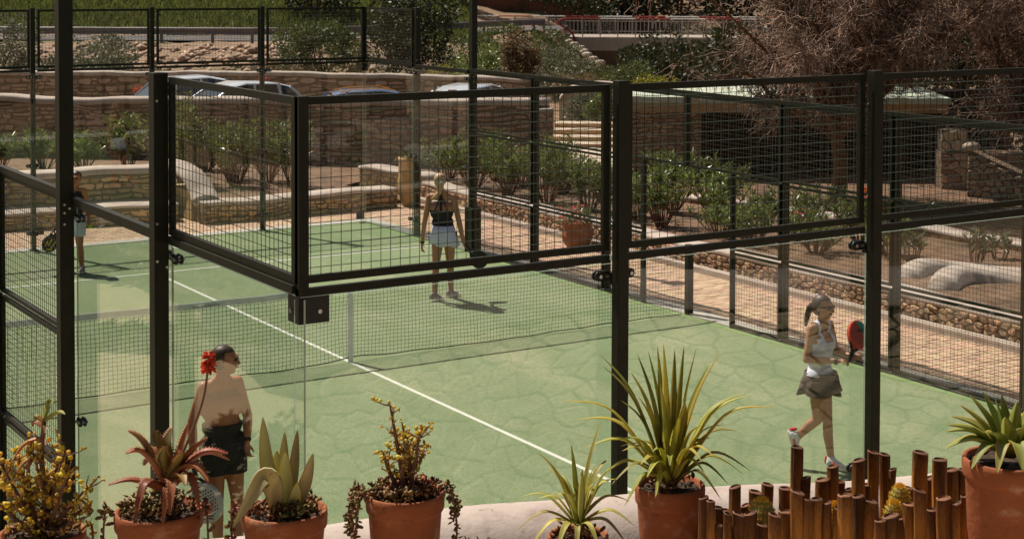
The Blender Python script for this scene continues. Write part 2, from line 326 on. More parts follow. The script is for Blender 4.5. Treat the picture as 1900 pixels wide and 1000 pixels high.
# ------------------------------------------------------------------ bricks of the paving
bk = []
def brick_area(x0, y0, x1, y1):
    L_, W_ = .22, .11; j = 0; y = y0
    while y+W_ <= y1+1e-6:
        x = x0-(L_/2 if j % 2 else 0)
        while x < x1-.03:
            a, b = max(x, x0), min(x+L_, x1)
            if b-a > .05: bk.append((a, y, b, y+W_))
            x += L_
        y += W_; j += 1
brick_area(5.3, -6.5, 7.15, 12.2); brick_area(-2.4, 10.3, 5.3, 12.2)
def in_view(p, mg=0.0):
    d = Vector(p)-CAM; z = d.dot(fw)
    if z < .3: return False
    u = 950+198.8+FPX*d.dot(Rv)/z; v = 56.1-FPX*d.dot(Uv)/z
    return -mg < u < 1900+mg and -mg < v < 1000+mg
bk.sort(key=lambda q: (not in_view(((q[0]+q[2])/2, (q[1]+q[3])/2, 0)), (Vector(((q[0]+q[2])/2, (q[1]+q[3])/2, 0))-CAM).length))
pv = empty('brick_paving', (6.2, 2, 0), 'pinkish brick paving laid between the court and the low stone walls', 'paving'); pv['kind'] = 'structure'
del pv['category']
rest = MB()
for i, (a, y, b, y2) in enumerate(bk):
    m = MB() if i < 300 else rest; t = .008+random.uniform(-.003, .004); g = .004; tl = random.uniform(-.002, .002)
    m.add([(a+g,y+g,-.006),(b-g,y+g,-.006),(b-g,y2-g,-.006),(a+g,y2-g,-.006),(a+g+.004,y+g+.004,t+tl),(b-g-.004,y+g+.004,t-tl),(b-g-.004,y2-g-.004,t),(a+g+.004,y2-g-.004,t)],
          [(4,5,6,7),(0,1,5,4),(1,2,6,5),(2,3,7,6),(3,0,4,7)])
    if i < 300: m.build('brick', X['brick'], pv)
rest.build('far_bricks', X['brick'], pv, kind='stuff')

# ------------------------------------------------------------------ stone walls
def voronoi(x0, x1, z0, z1, w_, h_, jit=.38):
    seeds = []; rows = max(1, round((z1-z0)/h_)); hh = (z1-z0)/rows
    for j in range(-1, rows+1):
        n = max(1, round((x1-x0)/w_))
        for i in range(-1, n+1):
            ww = (x1-x0)/n
            seeds.append((x0+(i+.5+(.5 if j % 2 else 0)+random.uniform(-jit, jit))*ww, z0+(j+.5+random.uniform(-jit*.7, jit*.7))*hh, j))
    seeds = [s for s in seeds]; out = []; asp = w_/h_
    arr = np.array([(s[0]/asp, s[1]) for s in seeds])
    for i, s in enumerate(seeds):
        if not (x0-w_ < s[0] < x1+w_): continue
        d = np.hypot(*(arr-arr[i]).T); nb = np.argsort(d)[1:13]
        poly = [(x0/asp, z0), (x1/asp, z0), (x1/asp, z1), (x0/asp, z1)]
        for kx in nb:
            mx, mz = (arr[i]+arr[kx])/2; nx, nz = arr[kx]-arr[i]; np_ = []
            for q in range(len(poly)):
                a, b = poly[q], poly[(q+1) % len(poly)]
                da = (a[0]-mx)*nx+(a[1]-mz)*nz; db = (b[0]-mx)*nx+(b[1]-mz)*nz
                if da <= 0: np_.append(a)
                if (da < 0 < db) or (db < 0 < da): t = da/(da-db); np_.append((a[0]+(b[0]-a[0])*t, a[1]+(b[1]-a[1])*t))
            poly = np_
            if len(poly) < 3: break
        if len(poly) >= 3:
            cx = sum(p[0] for p in poly)/len(poly)*asp; cz = sum(p[1] for p in poly)/len(poly)
            out.append((cx, cz, [(p[0]*asp, p[1]) for p in poly]))
    return out
def coursed(x0, x1, z0, z1, w_, h_):
    """random coursed rubble: rows of uneven height, stones of uneven length with knocked-off corners"""
    out = []; z = z0
    while z < z1-.02:
        hh = min(h_*random.uniform(.65, 1.35), z1-z)
        if z1-z-hh < .35*h_: hh = z1-z
        x = x0-w_*random.random()
        while x < x1:
            ww = w_*random.choice((.55, .75, .9, 1.1, 1.4, 1.8)); a, b = max(x, x0), min(x+ww, x1)
            if b-a > .04:
                parts = [(z, z+hh)] if hh < h_*1.05 or random.random() < .6 else [(z, z+hh*.5), (z+hh*.5, z+hh)]
                for (q0, q1) in parts:
                    j = lambda m: random.uniform(0, m); dx, dz = (b-a)*.2, (q1-q0)*.34; wb = lambda p: (p[0], min(z1, max(z0, p[1]+.28*h_*math.sin(p[0]*2.3/w_*.35+q0*5)+.12*h_*math.sin(p[0]*1.7/w_+q0*9))))
                    p = [(a+j(dx), q0+j(dz)), ((a+b)/2, q0+j(dz*.5)), (b-j(dx), q0+j(dz)), (b, (q0+q1)/2+j(dz)), (b-j(dx), q1-j(dz)), ((a+b)/2, q1-j(dz*.5)), (a+j(dx), q1-j(dz)), (a, (q0+q1)/2+j(dz))]
                    p = [wb(q) for q in p]; out.append((sum(q[0] for q in p)/8, sum(q[1] for q in p)/8, p))
            x += ww
        z += hh
    return out
def path_fn(path):
    P = [Vector((p[0], p[1], 0)) for p in path]; cum = [0]
    for a, b in zip(P, P[1:]): cum.append(cum[-1]+(b-a).length)
    def f(s):
        i = 0
        while i < len(P)-2 and s > cum[i+1]: i += 1
        t = (P[i+1]-P[i]).normalized(); return P[i]+t*(s-cum[i]), t
    return f, cum[-1]
def stone_wall(name, path, z0, top, thick, sw, sh, smat, label, cat='wall', side=1, cop=None, group=None, proud=.03, joint=.012, s_range=None, coping_r=None, parent=None, maxp=300, jit=.4, bev=.03, lay='v'):
    """path = foot of the visible face; side=+1: face looks to the right of the travel direction. top = height or function of s"""
    f, Ln = path_fn(path); tf = top if callable(top) else (lambda s: top)
    o = parent or empty(name, (path[0][0], path[0][1], z0), label, cat, group)
    ns = max(2, int(Ln/.5)); core = MB(); ring = []
    for i in range(ns+1):
        p, t = f(Ln*i/ns); n = Vector((t.y, -t.x, 0))*side; zt = tf(Ln*i/ns)
        core.V += [tuple(p+Vector((0, 0, z0-.1))), tuple(p+Vector((0, 0, zt))), tuple(p-n*thick+Vector((0, 0, zt))), tuple(p-n*thick+Vector((0, 0, z0-.1)))]
    fs = [(i*4+j, i*4+(j+1) % 4, (i+1)*4+(j+1) % 4, (i+1)*4+j) for i in range(ns) for j in range(4)]+[(3,2,1,0), (ns*4, ns*4+1, ns*4+2, ns*4+3)]
    core.F = fs; core.M = [0]*len(fs); core.build('core', X['mortar2' if smat is X['stone_p'] else 'mortar'], o)
    sts = []
    a0, a1 = s_range or (0, Ln); zmax = max(tf(a0+(a1-a0)*i/20) for i in range(21))
    for cx, cz, poly in (voronoi(a0, a1, z0, zmax, sw, sh, jit) if lay == 'v' else coursed(a0, a1, z0, zmax, sw, sh)):
        if cz+sh*.25 > tf(cx): continue
        p, t = f(cx); pp = p+Vector((0, 0, cz)); sts.append((not in_view(pp, 60), (pp-CAM).length, cx, cz, poly))
    sts.sort(key=lambda q: q[:2]); rest = MB()
    for i, (iv, d, cx, cz, poly) in enumerate(sts):
        m = MB() if i < maxp and not iv else rest; n_ = len(poly); ring0, ring1, ring2 = [], [], []; pr = proud*random.uniform(.6, 1.3)
        for (x_, z_) in poly:
            dx, dz = cx-x_, cz-z_; dl = math.hypot(dx, dz)+1e-6; z_ = min(z_, tf(cx))
            for ins, dep, R_ in ((joint, -.01, ring0), (joint*1.15, pr*.55, ring1), (joint+min(bev, dl*.25), pr, ring2)):
                q, t = f(x_+dx/dl*ins); nn = Vector((t.y, -t.x, 0))*side
                R_.append(q+nn*(dep*random.uniform(.9, 1.1))+Vector((0, 0, z_+dz/dl*ins)))
        vs = ring0+ring1+ring2; fs = [(a*n_+j, a*n_+(j+1) % n_, (a+1)*n_+(j+1) % n_, (a+1)*n_+j) for a in (0, 1) for j in range(n_)]+[tuple(range(2*n_, 3*n_))]
        m.add(vs, fs)
        if m is not rest: m.build('stone', smat, o)
    if rest.V: rest.build('small_stones', smat, o, kind='stuff')
    if cop:
        cw, ch, ov = cop      # width, height, overhang
        pts = []; n2 = max(6, int(Ln/.25))
        for i in range(n2+1):
            s = Ln*i/n2; p, t = f(s); n = Vector((t.y, -t.x, 0))*side
            pts.append(p-n*(thick/2)+Vector((0, 0, tf(s)+.015*math.sin(s*1.9+path[0][0])+.008*math.sin(s*4.7))))
        r = coping_r if coping_r is not None else ch*.5; hw_ = thick/2+ov; prof = [(-hw_, 0)]
        for kx in range(7): a = PI-PI*kx/6; prof.append((math.copysign(hw_-r, math.cos(a)) + r*math.cos(a) if abs(math.cos(a)) > .01 else 0, ch-r+r*math.sin(a)))
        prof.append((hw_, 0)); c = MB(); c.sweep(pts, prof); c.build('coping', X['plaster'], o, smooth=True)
    return o
# garden walls (foot coordinates in metres)
stone_wall('low_stone_wall', [(7.18, 12.0), (7.18, 6), (7.17, 2.5), (7.2, -2.8), (7.2, -7)], .0, .32, .36, .14, .085, X['stone_r'], 'low rubble wall with flat pink coping running along the right side of the brick paving', side=1, cop=(.4, .07, .03), proud=.05, jit=.55)
kk = MB(); kk.box((7.0, -7, -.05), (7.15, 11.9, .10)); kk.build('kerb_step', X['plaster'], kind='structure', bevel=.01)
stone_wall('back_garden_wall', [(2.35, 11.2), (4.3, 11.22), (6.35, 11.35)], 0, .33, .55, .22, .11, X['stone_o'], 'low ochre stone wall with pale coping behind the far end of the court', side=1, lay='c', proud=.022, joint=.008, cop=(.6, .07, .02))
bn = stone_wall('stone_bench', [(-6, 13.0), (-1, 12.28), (2.1, 11.83)], 0, .29, 1.0, .22, .10, X['stone_o'], 'long stone bench with pale plaster seat and high back beyond the far glass', cat='bench', side=1, lay='c', proud=.022, joint=.008, cop=(1, .05, .02), coping_r=.02)
stone_wall('bench_back', [(-6, 13.9), (-1, 13.18), (2.3, 12.7)], .34, .82, .55, .24, .11, X['stone_o'], '', side=1, cop=(.6, .12, .03), parent=bn, maxp=200, lay='c', proud=.022, joint=.008)
arm = MB()
apts = bez([(2.35, 13.0, .93), (2.42, 12.6, .90), (2.5, 12.1, .76), (2.52, 11.75, .52), (2.5, 11.5, .38)], 6)
arm.sweep(apts, [(.26*math.cos(a), .1+.12*math.sin(a)-.1) for a in np.linspace(0, 2*PI, 14)[:-1]])
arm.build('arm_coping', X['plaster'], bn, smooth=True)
armc = MB(); armc.box((2.3, 11.75, 0), (2.72, 13.0, .55)); armc.build('arm_core', X['stone_o'], bn)
stone_wall('upper_garden_wall', [(6.95, 14.3), (7.2, 13.2), (7.45, 12.1)], 0, .42, .4, .18, .1, X['stone_o'], 'short rubble wall with pale coping stepping back behind the tall urn', side=1, cop=(.5, .08, .05))
# tall terrace wall, road wall
def wtop(base, a, fq): return lambda s: base+a*math.sin(s*fq)+a*.5*math.sin(s*fq*2.3+1)
tall_path = [tuple((SD(S, D))[:2]) for S, D in ((-26, 41.2), (-15, 40.4), (-11, 39.9), (-7.5, 39.0), (-4.5, 38.6), (-1.7, 38.2))]
stone_wall('tall_terrace_wall', tall_path, -.05, wtop(1.47, .06, .35), .5, .30, .13, X['stone_b'], 'tall brown stone terrace wall with thick rounded pink coping below the parked cars', side=1, cop=(.6, .16, .05), proud=.025, joint=.010, lay='c')
r2 = [tuple(SD(S, D)[:2]) for S, D in ((-40, 56), (-22, 55), (-6, 54.5), (-3, 53))]
stone_wall('road_stone_wall', r2, -.05, wtop(1.14, .03, .3), .5, .4, .17, X['stone_b'], 'long stone wall with white coping on the far side of the parked cars', side=1, cop=(.6, .15, .05), proud=.025, joint=.010, lay='c')
# parapet between terrace and court: outer (court side) face is seen mirrored in the glass
pp_ = [(1.5, -10.95), (.35, -11.55), (-.73, -12.1), (-1.5, -12.42), (-2.24, -12.41), (-3.15, -12.06), (-4.13, -11.73), (-4.95, -11.48), (-5.89, -11.21), (-7.2, -10.9), (-9.0, -10.6)]
pq = [Vector((a, b, 0)) for a, b in pp_]
stone_wall('terrace_parapet', [(p.x, p.y-.02) for p in bez(pq, 4)], -.1, 2.05, .5, .26, .135, X['stone_p'], 'pale stone parapet with thick rounded pink plaster coping between the pots and the court', side=1, cop=(.52, .27, .02), coping_r=.25, proud=.035, joint=.014, jit=.68, bev=.010)
# planting beds
def poly_sheet(name, pts, z, mat): return np_mesh(name, [(p[0], p[1], z) for p in pts], [tuple(range(len(pts)))], mat, kind='structure')
poly_sheet('garden_bed', [(7.5, -8), (11.6, -8), (11.9, 0), (11.2, 5), (10.6, 8), (10.4, 13), (7.6, 14.5), (7.5, 12)], .24, X['soil'])
poly_sheet('upper_bed', [(11.9, -8), (22, -8), (20, 8), (12.3, 11.2), (10.5, 12.4), (10.7, 8), (11.3, 5), (12.0, 0)], .2, X['soil'])
poly_sheet('wall_bed', [(-7, 14.4), (-1, 13.7), (2.2, 13.2), (2.7, 11.7), (7, 11.8), (6.6, 14.3), (7.5, 15), (11.3, 14.9), tuple(SD(-2, 38.2)[:2]), tuple(SD(-11, 39.8)[:2]), tuple(SD(-24, 41)[:2])], .1, X['soil'])
# ---------------------------------------------------------------- court enclosure
def wires(mb, o, ax, az, w_, h_, sp, r, sag=0):
    """rectangular wire grid in plane (ax, az) from corner o"""
    o = Vector(o); ax = Vector(ax); az = Vector(az); n = ax.cross(az)
    nv = max(1, round(w_/sp)); nh = max(1, round(h_/sp))
    def bar(p, q, d1, d2):
        p, q = Vector(p), Vector(q); mb.add([p+d1*r+d2*0, p-d1*r*.5+d2*r*.87, p-d1*r*.5-d2*r*.87, q+d1*r, q-d1*r*.5+d2*r*.87, q-d1*r*.5-d2*r*.87], [(0,1,4,3),(1,2,5,4),(2,0,3,5)])
    for i in range(1, nv): bar(o+ax*(w_*i/nv)+n*r, o+ax*(w_*i/nv)+az*h_+n*r, n, ax)
    for i in range(1, nh): bar(o+az*(h_*i/nh)-n*r, o+az*(h_*i/nh)+ax*w_-n*r, n, az)
def mesh_panel(parent, p, ax, w_, z0, z1, fr=.045, dep=.035, sp=.0575, r=.0021):
    p = Vector(p); ax = Vector(ax).normalized(); n = Vector((ax.y, -ax.x, 0)); hz = Vector((0, 0, 1))
    m = MB(); H = z1-z0
    for zc in (z0+fr/2, z1-fr/2): m.obox(p+ax*(w_/2)+hz*zc, ax*(w_/2), n*(dep/2), hz*(fr/2))
    for xc in (fr/2, w_-fr/2): m.obox(p+ax*xc+hz*(z0+H/2), ax*(fr/2), n*(dep/2-.001), hz*(H/2-fr))
    o = m.build('mesh_panel', X['paint'], parent)
    g = MB(); wires(g, p+ax*(fr*.5)+hz*(z0+fr*.5), ax, hz, w_-fr, H-fr, sp, r); g.build('wire_mesh', X['wire'], o)
    return o
def glass_pane(parent, p, ax, w_, z0, z1, t=.010, edge=True):
    p = Vector(p); ax = Vector(ax).normalized(); n = Vector((ax.y, -ax.x, 0)); m = MB()
    m.obox(p+ax*(w_/2)+Vector((0, 0, (z0+z1)/2)), ax*(w_/2-.006), n*(t/2), Vector((0, 0, (z1-z0)/2)))
    m.M = [0]*6
    # faces: 0 bottom,1 top, 2/4 = +-n sides, 3/5 ends
    m.M[0] = m.M[1] = m.M[3] = m.M[5] = 1
    return m.build('glass_pane', [X['glass'], X['edge']], parent)
def post(parent, x, y, sx, sy, z1, name='post', zt=0):
    m = MB(); m.box((x-sx/2, y-sy/2, zt), (x+sx/2, y+sy/2, z1)); o = m.build(name, X['paint'], parent, bevel=.004)
    if z1 > 3.5:
        b = MB(); b.box((x-sx/2-.03, y-sy/2-.03, -.01), (x+sx/2+.03, y+sy/2+.03, .012)); b.build('base_plate', X['paint'], o)
    return o
def clamp(po, c, ax, n):
    """pill shaped glass clamp: c centre on glass, ax along the glass, n normal"""
    c = Vector(c); ax = Vector(ax); n = Vector(n); m = MB()
    ps = []
    for kx in range(16):
        a = 2*PI*kx/16; ps.append(Vector((math.copysign(.024, math.cos(a))+.03*math.cos(a), .03*math.sin(a))))
    for sg in (-1, 1):
        pts = [c+ax*q.x+Vector((0, 0, q.y))+n*(sg*.022) for q in ps]; pts2 = [q+n*(-sg*.012) for q in pts]
        k_ = len(pts); m.add(pts+pts2, [tuple(range(k_)), tuple(range(2*k_-1, k_-1, -1))]+[(i, (i+1) % k_, k_+(i+1) % k_, k_+i) for i in range(k_)])
    o = m.build('clamp', X['black'], po)
    b = MB()
    for d in (-.024, .024): b.tube([c+ax*d-n*.036, c+ax*d+n*.036], .011, 8)
    b.build('bolt', X['bolt'], o)
def bolts(po, pts, n, r=.008):
    b = MB(); n = Vector(n)
    for p in pts: b.tube([Vector(p), Vector(p)+n*.008], r, 8)
    b.build('bolts', X['bolt'], po)
def rail(parent, a, b, h_=.045, d=.045):
    a, b = Vector(a), Vector(b); ax = (b-a).normalized(); n = Vector((ax.y, -ax.x, 0)); m = MB()
    m.obox((a+b)/2, ax*((b-a).length/2), n*(d/2), Vector((0, 0, h_/2))); return m.build('rail', X['paint'], parent)
def end_wall(y, out, label):
    w_ = empty('end_enclosure', (0, y, 0), label, 'court fence'); n = Vector((0, out, 0))
    for i in range(5):
        x = -5+2*i; glass_pane(w_, (x, y, 0), (1, 0, 0), 2, .02, 2.945)
        a = x+(.005 if i == 0 else .062); b = x+2-(.005 if i == 4 else .062)
        mesh_panel(w_, (a, y+out*.03, 0), (1, 0, 0), b-a, 3.03, 3.995, fr=.04, dep=.03, r=.0024)
        rail(w_, (a, y+out*.035, 2.985), (b, y+out*.035, 2.985), .04, .04)
    for i in range(1, 5):
        x = -5+2*i; p = post(w_, x-.004, y+out*.08, .075, .07, 4.02)
        for z in (2.88, 1.42, .3):
            for s in (-1, 1): clamp(p, (x+s*.085, y, z), (1, 0, 0), (0, 1, 0))
            br = MB(); br.box((x-.045, min(y+out*.012, y+out*.045), z-.05), (x+.045, max(y+out*.012, y+out*.045), z+.02)); br.build('bracket', X['black'], p)
        bolts(p, [(x+s*.04, y+out*.05, z) for s in (-1, 1) for z in (3.2, 3.8)], (0, out*1.0, 0))
    for s in (-1, 1):
        c = MB(); c.box((s*5-.012*1, y-.14 if out > 0 else y+.006, 2.72), (s*5+.012, y-.006 if out > 0 else y+.14, 2.93)) if False else None
    return w_
far = end_wall(9.955, 1, 'far glass end of the court enclosure topped by a row of dark mesh panels')
near = end_wall(-9.955, -1, 'near glass end of the court enclosure with large dark mesh panels close to the pots')
def side_wall(x, out, label):
    w_ = empty('side_enclosure', (x, 0, 0), label, 'court fence'); xo = x+out*.085
    for s in (-1, 1):
        for (ya, yb, zt) in ((10, 8, 4), (8, 6, 3)):
            y0, y1 = sorted((s*ya, s*yb)); glass_pane(w_, (x, y0, 0), (0, 1, 0), 2, .02, 2.945)
            a = y0+(.062 if y0 != -10 else .03); b = y1-(.062 if y1 != 10 else .03)
            if zt == 4:
                mesh_panel(w_, (x+out*.03, a, 0), (0, 1, 0), b-a, 3.03, 3.995, fr=.04, dep=.03, r=.0024)
            rail(w_, (x+out*.035, a, 3.0), (x+out*.035, b, 3.0), .06 if zt == 3 else .045, .05)
        for ya, h_ in ((8, 4.02), (6, 0)):
            y = s*ya
            if h_: p = post(w_, xo, y, .09, .10, h_)
            else: p = w_
            if h_:
                for z in (2.88, 1.42, .3):
                    for d in (-1, 1): clamp(p, (x, y+d*.085, z), (0, 1, 0), (1, 0, 0))
                bolts(p, [(xo-.03, y-.052, z) for z in (3.1, 2.87, 3.85)]+[(xo+.03, y-.052, 2.83)], (0, -1, 0))
        # mesh part with gate openings beside the net
        for (ya, yb) in ((6, 4), (4, 2)):
            y0, y1 = sorted((s*ya, s*yb))
            for k_ in range(3): mesh_panel(w_, (x+out*.03, y0+.03, 0), (0, 1, 0), 1.94, k_+.03, k_+1.0, fr=.03, r=.0026, sp=.054)
            rail(w_, (x+out*.035, y0, 3.03), (x+out*.035, y1, 3.03), .05, .05)
        y0, y1 = sorted((s*2, s*1))
        for k_ in range(2): mesh_panel(w_, (x+out*.03, y0+.03, 0), (0, 1, 0), .95, k_+.03, k_+1.0, fr=.03, r=.0026, sp=.054)
        y0, y1 = sorted((s*2, 0))
        mesh_panel(w_, (x+out*.03, y0+.02, 0), (0, 1, 0), 1.96, 2.03, 3.0, fr=.03, r=.0026, sp=.054)
        rail(w_, (x+out*.035, y0, 3.03), (x+out*.035, y1, 3.03), .05, .05)
        post(w_, xo, s*4, .07, .08, 3.05); post(w_, xo, s*2, .07, .08, 3.05); post(w_, x+out*.03, s*1, .05, .05, 2.03)
    post(w_, x+out*.03, 0, .05, .05, 3.0, zt=2.03)
    # corner clamps
    for s in (-1, 1):
        c = MB(); yy = s*9.955; ys = sorted((yy+s*.02, yy-s*.12)); xs = sorted((x+out*.016, x-out*.145))
        c.box((xs[0], min(yy+s*.016, yy+s*.024), 2.815), (xs[1], max(yy+s*.016, yy+s*.024), 2.955))
        c.box((min(x+out*.016, x+out*.024), ys[0], 2.815), (max(x+out*.016, x+out*.024), ys[1], 2.955))
        o = c.build('corner_clamp', X['black'], w_)
        bolts(o, [(x-out*.09, yy+s*.024, 2.875)], (0, s, 0), .012); bolts(o, [(x+out*.024, yy-s*.075, 2.875)], (out, 0, 0), .014)
        c = MB(); c.box((xs[0], min(yy+s*.016, yy+s*.024), .06), (xs[1], max(yy+s*.016, yy+s*.024), .22)); c.build('corner_clamp', X['black'], w_)
        c = MB(); c.box((x-.04, yy+s*.03-.03, 2.97), (x+.015, yy+s*.03+.03, 4.0)); c.build('corner_bar', X['paint'], w_)
    return w_
left = side_wall(-4.955, -1, 'left side of the court enclosure with glass at the near corner and mesh beyond')
right = side_wall(4.955, 1, 'right side of the court enclosure with mesh panels and open gateways beside the net')
def mast(x, y, label):
    sx = math.copysign(1, x); x -= sx*.045; xo = x+sx*.085; o = empty('light_mast', (xo, y, 0), label, 'light mast', 'light masts of the court')
    m = MB(); m.box((xo-.05, y-.055, 0), (xo+.05, y+.055, 6.4)); m.build('pole', X['paint'], o, bevel=.005)
    m = MB(); hs_ = .75 if (x > 0 and y > 0) else .05; m.box((xo-.09, y-.12, -.01), (xo+.09, y+.12, hs_)); m.build('base_sleeve', X['paint'], o, bevel=.005)
    m = MB(); m.box((xo-.16, y-.14, 6.4), (xo+.16, y+.14, 6.48)); m.build('lamp_head', X['paint'], o)
    for z in (2.88, 1.42):
        clamp(o, (x, y-.085 if y < 0 else y+.085, z), (0, 1, 0), (1, 0, 0))
    bolts(o, [(xo-.02, y-.056, z) for z in (2.98, 2.92, 2.84)]+[(xo+.015, y-.056, 2.95)], (0, -1, 0))
mast(-5, -6, 'tall dark lighting post on the left side nearest the terrace'); mast(5, 6, 'tall dark lighting post on the right side beyond the net')
mast(-5, 6, 'tall dark lighting post at the left beyond the net'); mast(5, -6, 'tall dark lighting post on the right side nearest the terrace')
# ---------------------------------------------------------------- net
net = empty('court_net', (0, 0, 0), 'black court net with grey white top band stretched across the court', 'net')
xs = np.linspace(-4.9, 4.9, 205); zs = np.linspace(.03, .86, 19); nm = MB(); r = .0022
def nz(x, z):
    top = .87+.05*(x/4.9)**2; bot = .03+.035*math.exp(-(x/.35)**2)+.01*math.sin(x*2.1); return bot+(top-bot)*((z-.03)/.83)+.004*math.sin(x*9+z*11)
def ny(x, z): return .012*math.sin(x*3.1+z*5)+.008*math.sin(x*7.3-z*9)
def strip(P_):
    b = len(nm.V)
    for p in P_: nm.V += [(p[0]-r, p[1], p[2]-r), (p[0]+r, p[1], p[2]+r), (p[0], p[1]+r, p[2])]
    for i in range(len(P_)-1):
        for j in range(3): nm.F.append((b+i*3+j, b+i*3+(j+1) % 3, b+(i+1)*3+(j+1) % 3, b+(i+1)*3+j)); nm.M.append(0)
for x in xs: strip([(x, ny(x, z), nz(x, z)) for z in zs[::3]])
for z in zs: strip([(x+.00001, ny(x, z), nz(x, z)) for x in xs[::3]])
nm.build('net_mesh', X['netk'], net, kind='stuff')
tb = MB()
for sg in (-1, 1):
    tb.add([(x, sg*.008+ny(x, .8)*.3, nz(x, .86)+dz) for x in xs[::6] for dz in (-.03, .035)], [(i*2, i*2+2, i*2+3, i*2+1) for i in range(len(xs[::6])-1)])
tb.tube([(x, ny(x, .8)*.3, nz(x, .86)+.035) for x in xs[::6]], .009, 6); tb.build('top_band', X['netw'], net)
cb = MB(); cb.tube([(x, ny(x, 0), nz(x, .03)-.006) for x in xs[::3]], .007, 6); cb.build('bottom_cord', X['netk'], net)
st = MB(); st.box((-.025, -.02, .0), (.025, -.014, .9)); st.box((-.025, .014, .0), (.025, .02, .9)); st.box((-.025, -.02, .9), (.025, .02, .906)); st.build('center_strap', X['netw'], net)
for s in (-1, 1):
    p = MB(); p.box((s*5-.045+s*.03, -.045, 0), (s*5+.045+s*.03, .045, .96)); p.build('net_post', X['paint'], net, bevel=.006)
    c = MB(); c.tube([(s*4.9, 0, .93), (s*5, 0, .94)], .006, 6); c.build('cable', X['netk'], net)
# ================================================================== PEOPLE
def cap_mesh(mb, a, b, ra, rb, n=14):
    a, b = Vector(a), Vector(b); t = b-a; L_ = t.length
    t = t/L_ if L_ > 1e-6 else Vector((0, 0, 1))
    pts, rr = [], []
    for kx in range(5): an = PI/2*(1-kx/4); pts.append(a-t*ra*math.sin(an)); rr.append(max(.0008, ra*math.cos(an)))
    for kx in range(5): an = PI/2*kx/4; pts.append(b+t*rb*math.sin(an)); rr.append(max(.0008, rb*math.cos(an)))
    mb.tube(pts, rr, n)
def ell(mb, c, ax, rad, n=16):
    c = Vector(c); X_, Y_, Z_ = [Vector(v) for v in ax]; k_ = 9
    vs = []
    for i in range(k_):
        th = PI*i/(k_-1); rr = max(.002, math.sin(th))
        for j in range(n): vs.append(c+X_*(rad[0]*rr*math.cos(2*PI*j/n))+Y_*(rad[1]*rr*math.sin(2*PI*j/n))-Z_*(rad[2]*math.cos(th)))
    mb.add(vs, [(i*n+j, i*n+(j+1) % n, (i+1)*n+(j+1) % n, (i+1)*n+j) for i in range(k_-1) for j in range(n)]+[tuple(range(n-1, -1, -1)), tuple(range((k_-1)*n, k_*n))])
def remesh(mb, name, mat, parent, vox=.009, it=5, keep=None, thick=0, fn=None):
    me = bpy.data.meshes.new('tmp'); me.from_pydata(mb.V, [], mb.F); me.update()
    t = bpy.data.objects.new('tmp', me); COL.objects.link(t)
    md = t.modifiers.new('r', 'REMESH'); md.mode = 'VOXEL'; md.voxel_size = vox
    if it: ms = t.modifiers.new('s', 'SMOOTH'); ms.iterations = it; ms.factor = .5
    bpy.context.view_layer.update(); dg = bpy.context.evaluated_depsgraph_get(); ev = t.evaluated_get(dg).to_mesh()
    n = len(ev.vertices); V_ = np.empty(n*3, np.float32); ev.vertices.foreach_get('co', V_); V_ = V_.reshape(-1, 3).astype(float)
    Fq = [tuple(p.vertices) for p in ev.polygons]
    t.evaluated_get(dg).to_mesh_clear(); bpy.data.objects.remove(t); bpy.data.meshes.remove(me)
    if fn is not None: V_ = fn(V_)
    if keep is not None:
        kp = keep(V_); Fq = [f for f in Fq if all(kp[i] for i in f)]
        used = sorted({i for f in Fq for i in f}); mp = {v: i for i, v in enumerate(used)}; V_ = V_[used]; Fq = [tuple(mp[i] for i in f) for f in Fq]
    o = np_mesh(name, V_, Fq, mat, parent, smooth=True)
    if thick: sm = o.modifiers.new('solid', 'SOLIDIFY'); sm.thickness = thick; sm.offset = 1
    return o
def hand(mb, wr, d, side, curl=.5, sc=1.0, pn=None):
    """palm + five unequal fingers; d = direction wrist->knuckles, side = thumb side, pn = palm normal"""
    wr = Vector(wr); d = Vector(d).normalized(); side = Vector(side); side = (side-d*side.dot(d)).normalized(); pn = d.cross(side) if pn is None else Vector(pn).normalized()
    ell(mb, wr+d*.045*sc, (side, pn, d), (.040*sc, .017*sc, .055*sc), 12)
    for i, (off, ln) in enumerate(((.028, .072), (.010, .080), (-.009, .074), (-.027, .058))):
        k0 = wr+d*.082*sc+side*off*sc; k1 = k0+(d*math.cos(curl*.7)+pn*math.sin(curl*.7))*ln*.5*sc; k2 = k1+(d*math.cos(curl*1.8)+pn*math.sin(curl*1.8))*ln*.5*sc
        cap_mesh(mb, k0-d*.02, k1, .0095*sc, .0088*sc, 8); cap_mesh(mb, k1, k2, .0088*sc, .0075*sc, 8)
    t0 = wr+d*.02*sc+side*.03*sc; t1 = t0+(side*.7+d*.7+pn*.2).normalized()*.04*sc; t2 = t1+(d*.85+side*.2+pn*.45).normalized()*.032*sc
    cap_mesh(mb, t0-side*.01, t1, .012*sc, .0105*sc, 8); cap_mesh(mb, t1, t2, .0105*sc, .0085*sc, 8)
